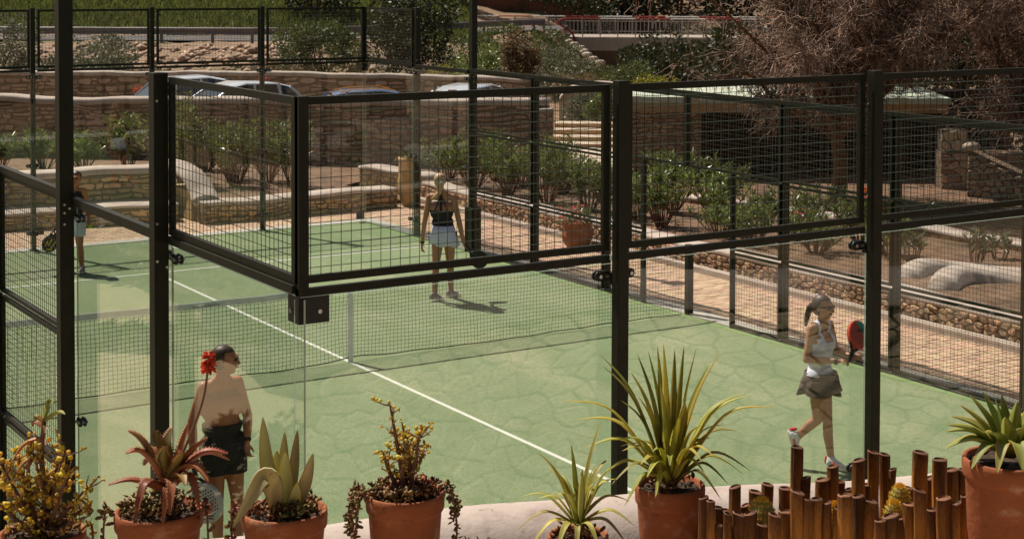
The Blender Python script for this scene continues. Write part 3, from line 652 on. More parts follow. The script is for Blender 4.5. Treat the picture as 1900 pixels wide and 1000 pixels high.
def make_person(base, s, J, label, f, fh, skin, hair, opt):
    base = Vector(base); W_ = lambda q: base+RT*(q[0]*s)+AW*(q[2] if len(q) > 2 else 0)+Vector((0, 0, q[1]*s))
    P = {k_: W_(v) for k_, v in J.items()}; Z_ = Vector((0, 0, 1))
    dirv = lambda q: (RT*q[0]+AW*q[1]).normalized()
    f = dirv(f); l = Z_.cross(f); fh = dirv(fh); lh = Z_.cross(fh)      # l = person's own left
    o = empty('person', base, label, 'person'); g = opt.get('g', 1.0); b = MB()
    sa, sb = P['sa'], P['sb']; sc = (sa+sb)/2; pel = (P['ha']+P['hb'])/2; ch = sc.lerp(pel, .28); wa = sc.lerp(pel, .62)
    ld = (sb-sa).normalized(); tor = []
    tor += [('c', sa.lerp(sb, .1), sa.lerp(sb, .9), .048*g, .048*g), ('c', ch-ld*.075*g, ch+ld*.075*g, .095*g, .095*g), ('c', ch-Z_*.06-ld*.06*g, ch-Z_*.06+ld*.06*g, .092*g, .092*g),
            ('c', wa-ld*.055*g, wa+ld*.055*g, .086*g, .086*g), ('c', ch, pel, .1*g, .1*g)]
    hp = [('c', P['ha']+Z_*.03, P['hb']+Z_*.03, .098*g, .098*g), ('c', pel+Z_*.06, pel-Z_*.01, .115*g, .11*g)]
    if opt.get('female', True): tor += [('c', ch-ld*.065+f*.05-Z_*.02, ch-ld*.065+f*.055-Z_*.03, .055, .055), ('c', ch+ld*.065+f*.05-Z_*.02, ch+ld*.065+f*.055-Z_*.03, .055, .055)]
    legs = []
    for q in 'ab':
        hq, kq, aq = P['h'+q], P['k'+q], P['n'+q]
        legs += [('c', hq, hq.lerp(kq, .5), .088*g, .072*g), ('c', hq.lerp(kq, .5), kq, .072*g, .050*g), ('c', kq, kq.lerp(aq, .35)-f*.012, .050*g, .054*g), ('c', kq.lerp(aq, .35)-f*.012, aq, .052*g, .034*g)]
    def put(mb, pr, inf=0.0):
        for p in pr: cap_mesh(mb, p[1], p[2], p[3]+inf, p[4]+inf)
    put(b, tor); put(b, hp); put(b, legs)
    hc = P['hd']; nk = P['nk']
    cap_mesh(b, nk-Z_*.02, hc-Z_*.06-fh*.01, .054*g, .048*g); cap_mesh(b, sa.lerp(sb, .25)+Z_*.01, nk, .04*g, .045*g); cap_mesh(b, sa.lerp(sb, .75)+Z_*.01, nk, .04*g, .045*g)
    for q, sd in (('a', -1), ('b', 1)):
        cap_mesh(b, P['s'+q], P['e'+q], .046*g, .038*g); cap_mesh(b, P['e'+q], P['e'+q].lerp(P['w'+q], .35), .037*g, .037*g); cap_mesh(b, P['e'+q].lerp(P['w'+q], .35), P['w'+q], .037*g, .026*g)
        dd = P['w'+q]-P['e'+q] if 'd'+q not in opt else RT*opt['d'+q][0]+AW*opt['d'+q][1]+Z_*opt['d'+q][2]
        hand(b, P['w'+q], dd, opt.get('th'+q, None) or f, opt.get('curl', .7), .95*g)
    # head
    ell(b, hc+Z_*.025-fh*.012, (lh, fh, Z_), (.076, .094, .088)); ell(b, hc-Z_*.035+fh*.018, (lh, fh, Z_), (.058, .072, .078)); ell(b, hc-Z_*.085+fh*.052, (lh, fh, Z_), (.03, .026, .026))
    cap_mesh(b, hc+fh*.085+Z_*.012, hc+fh*.108-Z_*.026, .009, .014, 8); ell(b, hc+fh*.08+Z_*.03, (lh, fh, Z_), (.05, .015, .012))
    for sd in (-1, 1): ell(b, hc+lh*.077*sd-Z_*.005-fh*.01, (lh, fh, Z_), (.010, .018, .032), 10); ell(b, hc+lh*.036*sd+fh*.062-Z_*.022, (lh, fh, Z_), (.026, .024, .024), 10)
    bf = lambda V_: V_
    body = remesh(b, 'body', skin, o, .0085, 4)
    ey = MB()
    for sd in (-1, 1): ey.ball(hc+lh*.031*sd+fh*.087+Z_*.008, .011, 10)
    ey.build('eyes', X['eye'], o, smooth=True)
    mo = MB(); ell(mo, hc+fh*.086-Z_*.058, (lh, fh, Z_), (.023, .010, .008), 10); mo.build('mouth', X['lip'], o, smooth=True)
    # hair
    hb = MB(); ell(hb, hc+Z_*.032-fh*.02, (lh, fh, Z_), (.081, .095, .087)); ell(hb, hc-Z_*.01-fh*.045, (lh, fh, Z_), (.072, .064, .075))
    if 'tail' in opt:
        tp = [W_(q) for q in opt['tail']]
        for i in range(len(tp)-1): r_ = opt.get('tr', [.03]*9); cap_mesh(hb, tp[i], tp[i+1], r_[i], r_[i+1])
    hcn = np.array(hc); fn_ = np.array(fh)
    def khair(V_):
        d = V_-hcn; fr = d@fn_; up = d[:, 2]; return ~((fr > .012) & (up < .058+(.1-fr)*.15))
    remesh(hb, 'hair', hair, o, .010, 3, keep=khair, thick=.004)
    # clothes
    pn_ = np.array(base)
    def loc(V_): d = V_-np.array(sc); return d@np.array(ld), d@np.array(f), (V_[:, 2]-base.z)/s
    if 'top' in opt:
        t = MB(); put(t, tor, .010); put(t, hp, .012); put(t, [legs[0], legs[4]], .012); t0 = opt['top']
        cap_mesh(t, sa.lerp(sb, .28)+Z_*.012, nk, .047*g, .05*g); cap_mesh(t, sa.lerp(sb, .72)+Z_*.012, nk, .047*g, .05*g)
        remesh(t, 'tank_top', t0['mat'], o, .010, 3, keep=lambda V_: t0['keep'](*loc(V_)), thick=.004)
    if 'shorts' in opt:
        t = MB(); put(t, hp, .016); put(t, legs[:2], .022); put(t, legs[4:6], .022); put(t, tor[-2:], .012); s0 = opt['shorts']
        remesh(t, 'shorts', s0['mat'], o, .011, 3, keep=lambda V_: s0['keep'](*loc(V_)), thick=.004)
    if 'skirt' in opt:
        k0 = opt['skirt']; n = 48; rows = []
        for i, (up, rw, off) in enumerate(k0['rows']):
            cpt = base+RT*(off*s)+Z_*(up*s)+AW*k0.get('aw', 0); ring = []
            for j in range(n):
                a = 2*PI*j/n; fl = 1+k0.get('fr', .08)*(i/(len(k0['rows'])-1))*math.sin(a*k0.get('nf', 9)+.6*math.sin(a*3))
                tilt = k0.get('tilt', 0)*math.cos(a)*(i > 0)*s
                ring.append(cpt+RT*(rw*s*fl*math.cos(a))+AW*(rw*s*.92*fl*math.sin(a))+Z_*(tilt+k0.get('wave', 0)*s*(i/(len(k0['rows'])-1))*math.sin(a*5+1)))
            rows.append(ring)
        m = MB(); m.add([v for r_ in rows for v in r_], [(i*n+j, i*n+(j+1) % n, (i+1)*n+(j+1) % n, (i+1)*n+j) for i in range(len(rows)-1) for j in range(n)])
        so_ = m.build('skirt', k0['mat'], o, smooth=True); sm = so_.modifiers.new('solid', 'SOLIDIFY'); sm.thickness = .005
    # shoes
    for q in 'ab':
        hl, to = P['l'+q], P['t'+q]; d = (to-hl).normalized(); sd = d.cross(Vector((0, 0, 1)))
        sd = sd.normalized() if sd.length > .2 else l; up = sd.cross(d)
        t = MB(); cap_mesh(t, hl+up*.030+d*.01, to+up*.012-d*.03, .040*g, .034*g); cap_mesh(t, hl+up*.055+d*.03, P['n'+q]+up*.0, .042*g, .044*g); cap_mesh(t, hl+up*.05+d*.04, to+up*.02-d*.06, .040*g, .036*g)
        sh_ = remesh(t, 'shoe', opt['shoe'], o, .010, 3)
        m = MB(); k_ = 20; ln = (to-hl).length; c0 = hl.lerp(to, .5); pt = []
        for j in range(k_): a = 2*PI*j/k_; pt.append(c0+d*(math.cos(a)*(ln/2+.035))+sd*(math.sin(a)*(.043+.006*math.cos(a))*g))
        m.add([p-up*.005 for p in pt]+[p+up*.02 for p in pt], [tuple(range(k_-1, -1, -1)), tuple(range(k_, 2*k_))]+[(j, (j+1) % k_, k_+(j+1) % k_, k_+j) for j in range(k_)]); m.build('sole', opt.get('sole', X['sole']), sh_)
        m = MB()
        if opt.get('trim'):
            cap_mesh(m, hl+up*.03-d*.032, hl+up*.075-d*.03, .018, .014, 8); cap_mesh(m, hl+d*.06+up*.035+sd*.036, hl+d*.12+up*.03+sd*.034, .012, .012, 8); cap_mesh(m, hl+d*.06+up*.035-sd*.036, hl+d*.12+up*.03-sd*.034, .012, .012, 8)
            m.build('trim', opt['trim'], sh_)
        else:
            for i in range(4): m.tube([hl.lerp(to, .42+.1*i)+up*(.082-.012*i)-sd*.02, hl.lerp(to, .42+.1*i)+up*(.088-.012*i), hl.lerp(to, .42+.1*i)+up*(.082-.012*i)+sd*.02], .004, 5)
            m.build('laces', X['whitep'], sh_)
    if 'glasses' in opt:
        m = MB()
        for sd in (-1, 1): ell(m, hc+lh*.036*sd+fh*.084+Z_*.002, (lh, fh, Z_), (.029, .010, .019), 12); m.tube([hc+lh*.066*sd+fh*.082+Z_*.012, hc+lh*.083*sd+fh*.02+Z_*.014, hc+lh*.085*sd-fh*.02+Z_*.01], .005, 5)
        m.tube([hc-lh*.02+fh*.100+Z_*.012, hc+lh*.02+fh*.100+Z_*.012], .005, 5); m.build('sunglasses', X['eye'], o, smooth=True)
    if 'watch' in opt:
        q = opt['watch']; p = P['w'+q]; d = (P['w'+q]-P['e'+q]).normalized(); m = MB(); m.tube([p-d*.03, p-d*.005], .033, 14); m.build('wristband', opt.get('wmat', X['black']), o)
    return o, P
def racket(c, ax, nrm, r, m1, m2, label, mark=None, m3=None, grip=.20, back=1):
    c = Vector(c); ax = Vector(ax).normalized(); nrm = Vector(nrm); nrm = (nrm-ax*nrm.dot(ax)).normalized(); sd = ax.cross(nrm); T = .018
    o = empty('padel_racket', c-ax*(r+grip), label, 'racket'); n = 40
    out = [c+ax*(math.cos(a)*r*(1.06 if math.cos(a) > 0 else 1.22))+sd*(math.sin(a)*r*(1-.16*max(0, -math.cos(a))**2)) for a in np.linspace(0, 2*PI, n+1)[:-1]]
    m = MB(); m.add([p-nrm*T for p in out]+[p+nrm*T for p in out]+[c+(p-c)*.96+nrm*(T+.003) for p in out]+[c+(p-c)*.96-nrm*(T+.003) for p in out],
        [(j, (j+1) % n, n+(j+1) % n, n+j) for j in range(n)]+[(n+j, n+(j+1) % n, 2*n+(j+1) % n, 2*n+j) for j in range(n)]+[((j+1) % n, j, 3*n+j, 3*n+(j+1) % n) for j in range(n)])
    m.m = 1
    if m3 is None: m.add([c+(p-c)*.96+nrm*(T+.003) for p in out], [tuple(range(n))]); m.add([c+(p-c)*.96-nrm*(T+.003) for p in out], [tuple(range(n-1, -1, -1))])
    else:
        for sg in (-1, 1):
            q_ = [c+(p-c)*.96+nrm*sg*(T+.003) for p in out]; h1 = [i for i in range(n) if math.cos(2*PI*i/n-.5) > .25]; h1 = sorted(h1, key=lambda i: ((2*PI*i/n-.5+PI) % (2*PI)))
            h2 = [i for i in range(n) if i not in h1]; h2 = sorted([h1[-1], h1[0]]+h2, key=lambda i: ((2*PI*i/n-.5) % (2*PI)))
            m.m = 2; m.add([q_[i] for i in h1], [tuple(range(len(h1)))]); m.m = 1; m.add([q_[i] for i in h2], [tuple(range(len(h2)))])
    m.build('head', [m1, m2]+([m3] if m3 else []), o)
    hs = MB()
    for iu in range(-5, 6):
        for iv in range(-5, 6):
            u, v = iu*r*.185+(r*.09 if iv % 2 else 0), iv*r*.17
            if math.hypot(u, v) < r*.83:
                for sg in (-1, 1):
                    k_ = 8; pc = c+sd*u+ax*v+nrm*sg*(T+.0042); hs.add([pc+sd*(math.cos(2*PI*j/k_)*.0068)+ax*(math.sin(2*PI*j/k_)*.0068) for j in range(k_)], [tuple(range(k_))])
    hs.build('hole', X['black'], o)
    g = MB(); b0 = c-ax*(r*1.18)
    for sg in (-1, 1): g.tube([c-ax*(r*1.0)+sd*sg*r*.42, b0-ax*.035+sd*sg*.018], [.014, .013], 8)
    g.tube([b0-ax*.03, b0-ax*(grip+.02)], [.0165, .0165], 10); g.ball(b0-ax*(grip+.02), .02, 10); g.build('handle', X['black'], o)
    if mark:
        for i, cv in enumerate(mark['c']):
            m = MB()
            for sg in (-1, 1): m.tube([c+sd*u+ax*v+nrm*sg*(T+.005) for u, v in cv], mark.get('w', .007), 5)
            m.build('mark', mark['mat'], o)
    return o
Vz = Vector((0, 0, 1)); W3 = lambda b, s, q: Vector(b)+RT*(q[0]*s)+AW*q[2]+Vz*(q[1]*s)
# running woman, right foreground of the court
s1 = .005075; B1 = (1.98, -6.36, .004)
J1 = dict(hd=(-23, 299, 0), nk=(-24, 272, 0), sa=(-47, 263, -.09), sb=(-10, 265, .10), ea=(-57, 208, -.14), wa=(-2, 210, -.24), eb=(2, 216, .10), wb=(26, 212, -.10), ha=(-36, 166, -.06), hb=(-22, 166, .06),
          ka=(-33, 93, -.05), na=(-70, 55, .02), la=(-84, 62, .02), ta=(-72, 26, .0), kb=(-14, 87, -.02), nb=(-6, 17, .02), lb=(-10, 3, .02), tb=(18, 2, -.10))
def k_tank(lat, fr, up): return (up > 175) & ((up < 246) | ((np.abs(lat) > .045) & (np.abs(lat) < .095) & (up < 276))) & ~((np.abs(lat) > .14) & (up > 238)) & ~((fr > .02) & (np.abs(lat) < .05) & (up > 238))
per1, P1 = make_person(B1, s1, J1, 'woman in white tank top and short dark frilled skirt striding right across the court', (.72, -.69), (.80, -.6), X['skin'], X['hairb'],
    dict(top=dict(mat=X['white'], keep=k_tank), skirt=dict(mat=X['brownskirt'], aw=-.02, rows=[(181, 29, -28), (172, 32, -28), (156, 36, -30), (141, 40, -30)], fr=.10, nf=8, wave=3), shoe=X['shoew'], trim=X['redtrim'], glasses=1,
         tail=[(-36, 306, .03), (-47, 296, .06), (-52, 278, .07), (-54, 262, .07)], tr=[.03, .03, .024, .012], curl=1.1, da=(.9, .1, .1), db=(.8, -.5, .2), watch='a', g=.94))
hnd = P1['wb']+RT*.035-AW*.04
ax1 = (RT*.10+AW*.19+Vz*.175).normalized()
racket(hnd+ax1*.275-RT*.05, ax1, RT*.55-AW*.8+Vz*.3, .128, X['rred'], X['rred'], 'red and green racket in the hands of the running woman', dict(mat=X['black'], c=[[(-.03, .03), (.05, .09)], [(-.05, 0), (.04, .06)]], w=.005), X['rgreen'], grip=.14)
# woman seen from behind beyond the net
s2 = .00767; B2 = (2.66, 2.65, .004)
J2 = dict(hd=(-4, 221, 0), nk=(-3, 203, 0), sa=(-24, 192, 0), sb=(20, 192, .02), ea=(-32, 146, -.03), wa=(-37, 106, .02), eb=(32, 143, .0), wb=(38, 110, .06), ha=(-8, 116, 0), hb=(13, 116, .02),
          ka=(-12, 63, .02), na=(-13, 12, .0), la=(-20, 4, -.02), ta=(-1, 3, .07), kb=(13, 60, .16), nb=(13, 11, .28), lb=(7, 3, .26), tb=(27, 3, .34))
def k_rb(lat, fr, up): return (up > 124-lat*50) & ((up < 168) | ((np.abs(lat) < .022+np.abs(up-168)*0.0) & (up < 203)) | ((np.abs(np.abs(lat)-(.085-(up-168)*.0028)) < .012) & (up < 196)))
per2, P2 = make_person(B2, s2, J2, 'blond ponytailed woman in black top and white skirt seen from behind past the net', (.12, 1), (.1, 1), X['skin'], X['hairl'],
    dict(top=dict(mat=X['blackcloth'], keep=k_rb), skirt=dict(mat=X['white'], rows=[(140, 19, 2), (128, 22, 3), (116, 25, 3), (104, 27, 4)], fr=.05, nf=6, wave=1.5, tilt=-3), shoe=X['shoeg'], sole=X['sole'],
         tail=[(-1, 222, -.10), (0, 216, -.125), (-3, 203, -.12), (-10, 195, -.10), (-18, 190, -.08)], tr=[.026, .02, .024, .024, .012], watch='a', curl=.6))
m = MB(); m.ball(W3(B2, s2, (0, 219, -.115)), .03, 10, (1, .7, 1.3)); m.build('hair_tie', X['whitep'], per2, smooth=True)
ax2 = (RT*.62+AW*.25-Vz*.74).normalized()
racket(P2['wb']+RT*.03-Vz*.06+AW*.02+ax2*.30, ax2, RT*.3-AW*.9, .125, X['black'], X['black'], 'black racket hanging from the right hand of the blond woman', grip=.15)
# bare-backed man in the left foreground
s3 = .0043; B3 = (-3.63, -5.43, .004)
J3 = dict(hd=(0, 363, .0), nk=(-6, 332, 0), sa=(-38, 315, -.05), sb=(17, 319, .08), ea=(-60, 247, -.05), wa=(-54, 190, -.10), eb=(35, 252, .10), wb=(38, 210, .02), ha=(-21, 196, -.02), hb=(10, 198, .04),
          ka=(-16, 98, -.02), na=(-14, 18, 0), la=(-18, 5, -.02), ta=(-6, 3, .16), kb=(17, 100, .06), nb=(20, 18, .05), lb=(16, 4, .03), tb=(36, 3, .16))
per3, P3 = make_person(B3, s3, J3, 'bare-backed person in dark shorts looking right behind the aloe pot', (.35, .93), (.97, .05), X['skin2'], X['hairb'],
    dict(female=False, g=1.04, shorts=dict(mat=X['blackcloth'], keep=lambda lat, fr, up: (up < 248) & (up > 152)), shoe=X['shoew'], curl=.8, watch='b', da=(.15, -.1, -.98), tail=[(-18, 368, -.02), (-23, 362, -.02)], tr=[.05, .04]))
ax3 = (RT*.42-AW*.25-Vz*.87).normalized()
racket(P3['wa']-Vz*.07-AW*.03+ax3*.31, ax3, RT*-.25-AW*.95-Vz*.1, .142, X['rgrey'], X['rgrey'], 'pale grey perforated racket with a red curved mark held by the bare-backed person', dict(mat=X['rorange'], c=[[(-.055, .0), (-.045, .05), (.0, .075), (.045, .05)], [(.05, .01), (.05, -.05)], [(-.03, .02), (-.01, .045)]], w=.011), grip=.16)
# player half hidden by the left lighting post
s4 = .0084; B4 = (-1.0, 7.68, .004)
J4 = dict(hd=(1, 172, 0), nk=(-2, 157, 0), sa=(-25, 149, 0), sb=(15, 150, 0), ea=(-31, 120, 0), wa=(-33, 92, -.08), eb=(21, 122, .03), wb=(27, 96, -.08), ha=(-13, 92, 0), hb=(6, 92, 0),
          ka=(-10, 48, -.03), na=(-9, 10, 0), la=(-9, 2, .03), ta=(-12, 2, -.16), kb=(8, 48, -.02), nb=(11, 10, 0), lb=(11, 2, .03), tb=(17, 2, -.15))
per4, P4 = make_person(B4, s4, J4, 'player in black top and white shorts half hidden behind the left lighting post', (.1, -1), (.15, -1), X['skin2'], X['hairb'],
    dict(top=dict(mat=X['blackcloth'], keep=lambda lat, fr, up: (up > 98) & (up < 149) & ~((np.abs(lat) > .15) & (up > 140))), shorts=dict(mat=X['white'], keep=lambda lat, fr, up: (up < 104) & (up > 66)), shoe=X['shoeg'], curl=.9))
ax4 = (-RT*.28-AW*.2-Vz*.93).normalized()
racket(P4['wa']-Vz*.06+ax4*.27, ax4, RT*.75-AW*.65, .125, X['black'], X['black'], 'black racket with yellow stripes held beside the left lighting post', dict(mat=X['ryellow'], c=[[(-.07, -.05), (-.03, .06)], [(0, -.08), (.03, .04)], [(.06, -.04), (.07, .05)], [(-.05, .08), (.03, .09)]], w=.012), grip=.13)
m = MB(); m.ball(P4['wb']-Vz*.085-AW*.02+RT*.02, .034, 14); tag(m.build('tennis_ball', X['ball'], smooth=True), 'bright green ball in the hand of the player behind the left post', 'ball')
# ================================================================== PLANTS
def leaves_np(C_, Dn, ln, wd, fold=0.0):
    """lanceolate leaves: base points C_, directions Dn, lengths ln, widths wd -> V, F (two quads each)"""
    n = len(C_); Dn = Dn/np.linalg.norm(Dn, axis=1, keepdims=True); rv = RS.normal(size=(n, 3)); sd = np.cross(Dn, rv); sd /= np.linalg.norm(sd, axis=1, keepdims=True)+1e-9; nn = np.cross(sd, Dn)
    ln = ln[:, None]; wd = wd[:, None]; b = C_; m1 = C_+Dn*ln*.5+nn*ln*.06; t = C_+Dn*ln
    V_ = np.stack([b, m1+sd*wd*.5, t, m1-sd*wd*.5], 1).reshape(-1, 3); return V_, np.arange(4*n).reshape(n, 4)
def cloud(n, c, rad, size, lumps=14, up=.3, shell=.55, asp=.5):
    c = np.array(c); rad = np.array(rad); lc = RS.normal(size=(lumps, 3)); lc /= np.linalg.norm(lc, axis=1, keepdims=True); lc *= (RS.uniform(shell, .95, (lumps, 1))); lr = RS.uniform(.25, .5, lumps)
    k_ = RS.randint(0, lumps, n); d = RS.normal(size=(n, 3)); d /= np.linalg.norm(d, axis=1, keepdims=True); p = lc[k_]+d*(lr[k_]*RS.uniform(.35, 1, n)**.5)[:, None]
    P_ = c+p*rad; dn = d+RS.normal(size=(n, 3))*.7+np.array([0, 0, up]); sz = size*RS.uniform(.6, 1.3, n); return leaves_np(P_, dn, sz, sz*asp)
def ground(p, D=None):
    d = Vector((p[0], p[1], 0))-CAM; S_ = d.x*RT.x+d.y*RT.y; D_ = d.x*AW.x+d.y*AW.y; return float(tz(S_, D_))
def oleander(p, h, r, n, label, group, mat='oleander', flower=None, cat='shrub', leaf=.15):
    o = empty('oleander_shrub', p, label, cat, group); p = np.array(p, float); ns = max(6, int(14*r/.4)); st = MB(); Cs, Ds = [], []
    ns = int(ns*1.4); per = max(4, int(n*1.8)//ns)
    for i in range(ns):
        a = RS.uniform(0, 2*PI); rr = r*RS.uniform(.1, 1); tip = p+np.array([rr*math.cos(a), rr*math.sin(a), h*RS.uniform(.55, 1.05)]); b0 = p+np.array([.08*math.cos(a), .08*math.sin(a), -.02]); mid = b0*.5+tip*.5+np.array([math.cos(a), math.sin(a), .6])*.06
        pts = bez([b0, mid, tip], 3); st.tube(pts, [.012-.008*j/(len(pts)-1) for j in range(len(pts))], 4)
        T_ = np.array([list(q) for q in pts])
        for j in range(per):
            t = RS.uniform(.25, 1)**.7*(len(T_)-1); i0 = min(int(t), len(T_)-2); q = T_[i0]+(T_[i0+1]-T_[i0])*(t-i0); an = RS.uniform(0, 2*PI); Cs.append(q); Ds.append([math.cos(an), math.sin(an), RS.uniform(.1, 1.3)])
    n_ = len(Cs); V_, F_ = leaves_np(np.array(Cs), np.array(Ds), RS.uniform(.6, 1.2, n_)*leaf, RS.uniform(.8, 1.2, n_)*leaf*.22)
    st.build('stems', X['stem'], o); np_mesh('foliage', V_, F_, X[mat], o, kind='stuff')
    if flower:
        V_, F_ = cloud(60, p+np.array([flower[1], flower[2], h*flower[3]]), (.14, .14, .07), .05, 6, asp=.8); np_mesh('flowers', V_, F_, X[flower[0]], o, kind='stuff')
    return o
def row(pts, lab, grp, h, r, n, **kw):
    N_ = len(pts)
    for i, (x, y) in enumerate(pts):
        oleander((x, y, kw.get('z', .2)), h*RS.uniform(.7, 1.25), r*RS.uniform(.75, 1.3), n, lab.format(ORD[i]), grp, kw.get('mat', 'oleander'), kw.get('fl', {}).get(i), leaf=kw.get('leaf', .15))
def SDr(lst): return [tuple(SD(S, D)[:2]) for S, D in lst]
row(SDr([(-15.2, 38.0), (-14.0, 37.2), (-13.1, 37.6), (-12.1, 37.2), (-11.2, 37.6), (-10.2, 37.0), (-9.4, 37.6)]), '{} oleander from the left below the tall terrace wall behind the bench', 'oleanders behind the bench', 1.1, .6, 460, z=.12, leaf=.19)
row(SDr([(-9.5, 35.6), (-9.05, 34.7), (-8.45, 35.9), (-8.1, 34.8), (-7.6, 35.7), (-6.9, 34.9)]), '{} from the left of the taller oleanders behind the near corner mesh panel', 'tall oleanders behind the corner mesh', 1.5, .58, 540, z=.1)
row([(8.3, 12.9), (9.2, 12.4), (8.1, 11.4), (9.1, 11.2), (8.2, 10.2), (9.3, 9.9), (8.3, 8.9), (9.4, 8.6), (8.4, 7.6), (10.1, 11.6)], '{} from the far end of the oleanders in the bed above the low rubble wall', 'oleanders in the bed beyond the low wall', .92, .62, 480, z=.24, fl={3: ('pink', 0, 0, .9)})
row([(8.6, 6.3), (9.6, 6.6), (8.4, 5.3), (9.6, 5.2), (10.3, 6.2)], '{} from the far end of the oleanders facing the brick pier', 'oleanders facing the brick pier', .9, .6, 480, z=.24)
row([(8.6, 3.9), (9.8, 4.2), (8.5, 2.9), (9.5, 2.8), (10.6, 3.9), (8.9, 1.8), (10.2, 2.2), (11.0, 2.6), (9.7, 1.0)], '{} from the far end of the low oleanders before the dark pump house opening', 'low oleanders before the dark opening', .66, .5, 380, z=.24, fl={6: ('red', .1, -.1, 1.0), 7: ('red', 0, 0, .8), 3: ('pink', 0, .1, .9)}, leaf=.13)
row([(9.6, .4), (10.2, -.35), (10.9, -.2), (11.1, -1.6), (12.6, .3), (13.4, -.6)], '{} from the left of the small silvery seedlings in the red soil at right', 'silvery seedlings in the red soil', .42, .2, 60, z=.24, mat='greygreen', leaf=.17)
row([(13.0, 3.2), (14.6, 2.2)], '{} from the left of the bright green tufts in the shade of the bare tree', 'green tufts in the shade', .4, .2, 90, z=.2, leaf=.1)
# ---- far vegetation
def bush(name, S, D, rx, rz, n, size, mat, label, cat='bush', group=None, z=None, trunk=0, lumps=14, ry=None, up=.3, asp=.5, dead=None):
    z0 = float(tz(S, D)) if z is None else z; p = SD(S, D, z0); o = empty(name, p, label, cat, group); cz = z0+trunk+rz*.85
    V_, F_ = cloud(int(n*2.2), (p.x, p.y, cz), (rx, ry or rx, rz), size*.8, lumps+8, up, asp=asp); np_mesh('crown', V_, F_, X[mat], o, kind='stuff')
    st = MB()
    for i in range(5):
        a = RS.uniform(0, 2*PI); q = [(p.x, p.y, z0-.1), (p.x+.2*rx*math.cos(a), p.y+.2*rx*math.sin(a), z0+(trunk+rz)*.5), (p.x+.6*rx*math.cos(a), p.y+.6*rx*math.sin(a), cz+rz*RS.uniform(-.2, .5))]
        st.tube(q, [.05+trunk*.04, .04+trunk*.02, .015], 6)
    st.build('trunk', X['bark' if not dead else 'twig'], o); return o
fb = 'bushes on the far bank'
bush('grey_bush', -22.6, 60, 1.6, 1.5, 2600, .16, 'greygreen', 'grey green bush on the rubble bank at the far left edge', group=fb)
bush('grey_bush', -20.2, 60.5, .9, .7, 900, .15, 'greygreen', 'small pale bush just right of the far left edge of the rubble bank', group=fb)
bush('grey_bush', -19.0, 59.5, 1.5, 1.25, 2900, .15, 'greygreen', 'pale grey bush on the rubble bank right of the left lighting post', group=fb)
bush('olive_bush', -16.6, 59, .6, .55, 700, .13, 'olive', 'low olive bush before the stepped stones on the rubble bank', group=fb)
bush('olive_tree', -11.0, 61, 1.75, 1.25, 3600, .16, 'olive', 'broad olive green tree on the bank behind the far corner of the court', 'tree', z=.2, trunk=.3)
bush('olive_tree', -12.8, 61.5, .9, .6, 900, .15, 'drybush', 'brownish bush left of the broad olive tree', group=fb, z=.3)
bush('dark_tree', -7.4, 60, 1.6, 2.3, 4200, .17, 'darkleaf', 'tall dark tree standing right of the far corner mesh panel', 'tree', z=0, trunk=.4)
bush('dark_tree', -15.5, 84, 2.2, 2.2, 2200, .28, 'darkleaf', 'dark tree on the green bank behind the third far post', 'tree', trunk=.5)
bush('yellow_bush', -6.1, 57.5, .55, .45, 700, .12, 'yellowbush', 'small yellow green bush below the dark tree', group=fb, z=.6)
bush('yellow_bush', -5.0, 58, .9, .4, 900, .12, 'yellowbush', 'wide low yellow bush beside the road wall end', group=fb, z=.2)
bush('green_bush', -5.3, 62, 1.2, 1.1, 1900, .15, 'oleander', 'leafy green bush below the guardrail right of the right lighting post', group=fb, z=.2)
bush('dry_bush', -3.6, 60, .62, 1.25, 1800, .15, 'drybush', 'upright brown dry bush below the striped bridge rail', group=fb, z=.2)
bush('green_bush', -2.0, 62, 1.6, .95, 2400, .14, 'greygreen', 'loose pale bush on the slope below the bridge end', group=fb, z=0)
bush('green_bush', .1, 58, 1.3, .95, 2200, .14, 'olive', 'rounded green bush under the near bridge beam', group=fb, z=-.1)
bush('yellow_bush', 1.3, 56, .8, .45, 900, .13, 'yellowbush', 'yellow green bush at the foot of the bridge pier', group=fb, z=.3)
bush('dry_bush', -1.3, 54, 1.2, .45, 900, .13, 'drybush', 'brown scrub behind the round topped garden wall', group=fb, z=.4)
bush('light_tree', 9.6, 38, 1.0, .8, 900, .16, 'yellowbush', 'bright yellow green crown in the top right corner', 'tree', z=4.2, trunk=.1)
for i, (S, D, rx, rz, lb) in enumerate([(-3.5, 108, 5, 4.5, 'leftmost'), (4, 112, 6, 6, 'second from the left'), (12, 108, 6, 6, 'third from the left'), (21, 106, 7, 6.5, 'fourth from the left'), (30, 104, 7, 7, 'rightmost')]):
    bush('shade_tree', S, D, rx, rz, 4200, .5, 'darkleaf', lb+' of the large dark trees behind the bridge', 'tree', 'dark trees behind the bridge', z=0, trunk=.8)
for i, (S, D, rx, rz, lb) in enumerate([(2.2, 80, 2.6, 1.5, 'left'), (7.4, 76, 3.4, 1.9, 'middle'), (15, 74, 5, 3.0, 'right')]):
    bush('river_thicket', S, D, rx, rz, 4200, .24, 'darkleaf', lb+' dark thicket in the hollow under the bridge', 'bush', 'thickets under the bridge', z=-1.2)
for i, (S, D, rx, rz, lb) in enumerate([(4.2, 45, 2.3, 2.0, 'left'), (8.2, 44, 2.6, 2.3, 'middle'), (11.8, 43, 2.8, 2.5, 'right')]):
    bush('shade_bush', S, D, rx, rz, 3400, .22, 'darkleaf', lb+' dark bush behind the pump house roof', 'bush', 'dark bushes behind the pump house', z=.0)
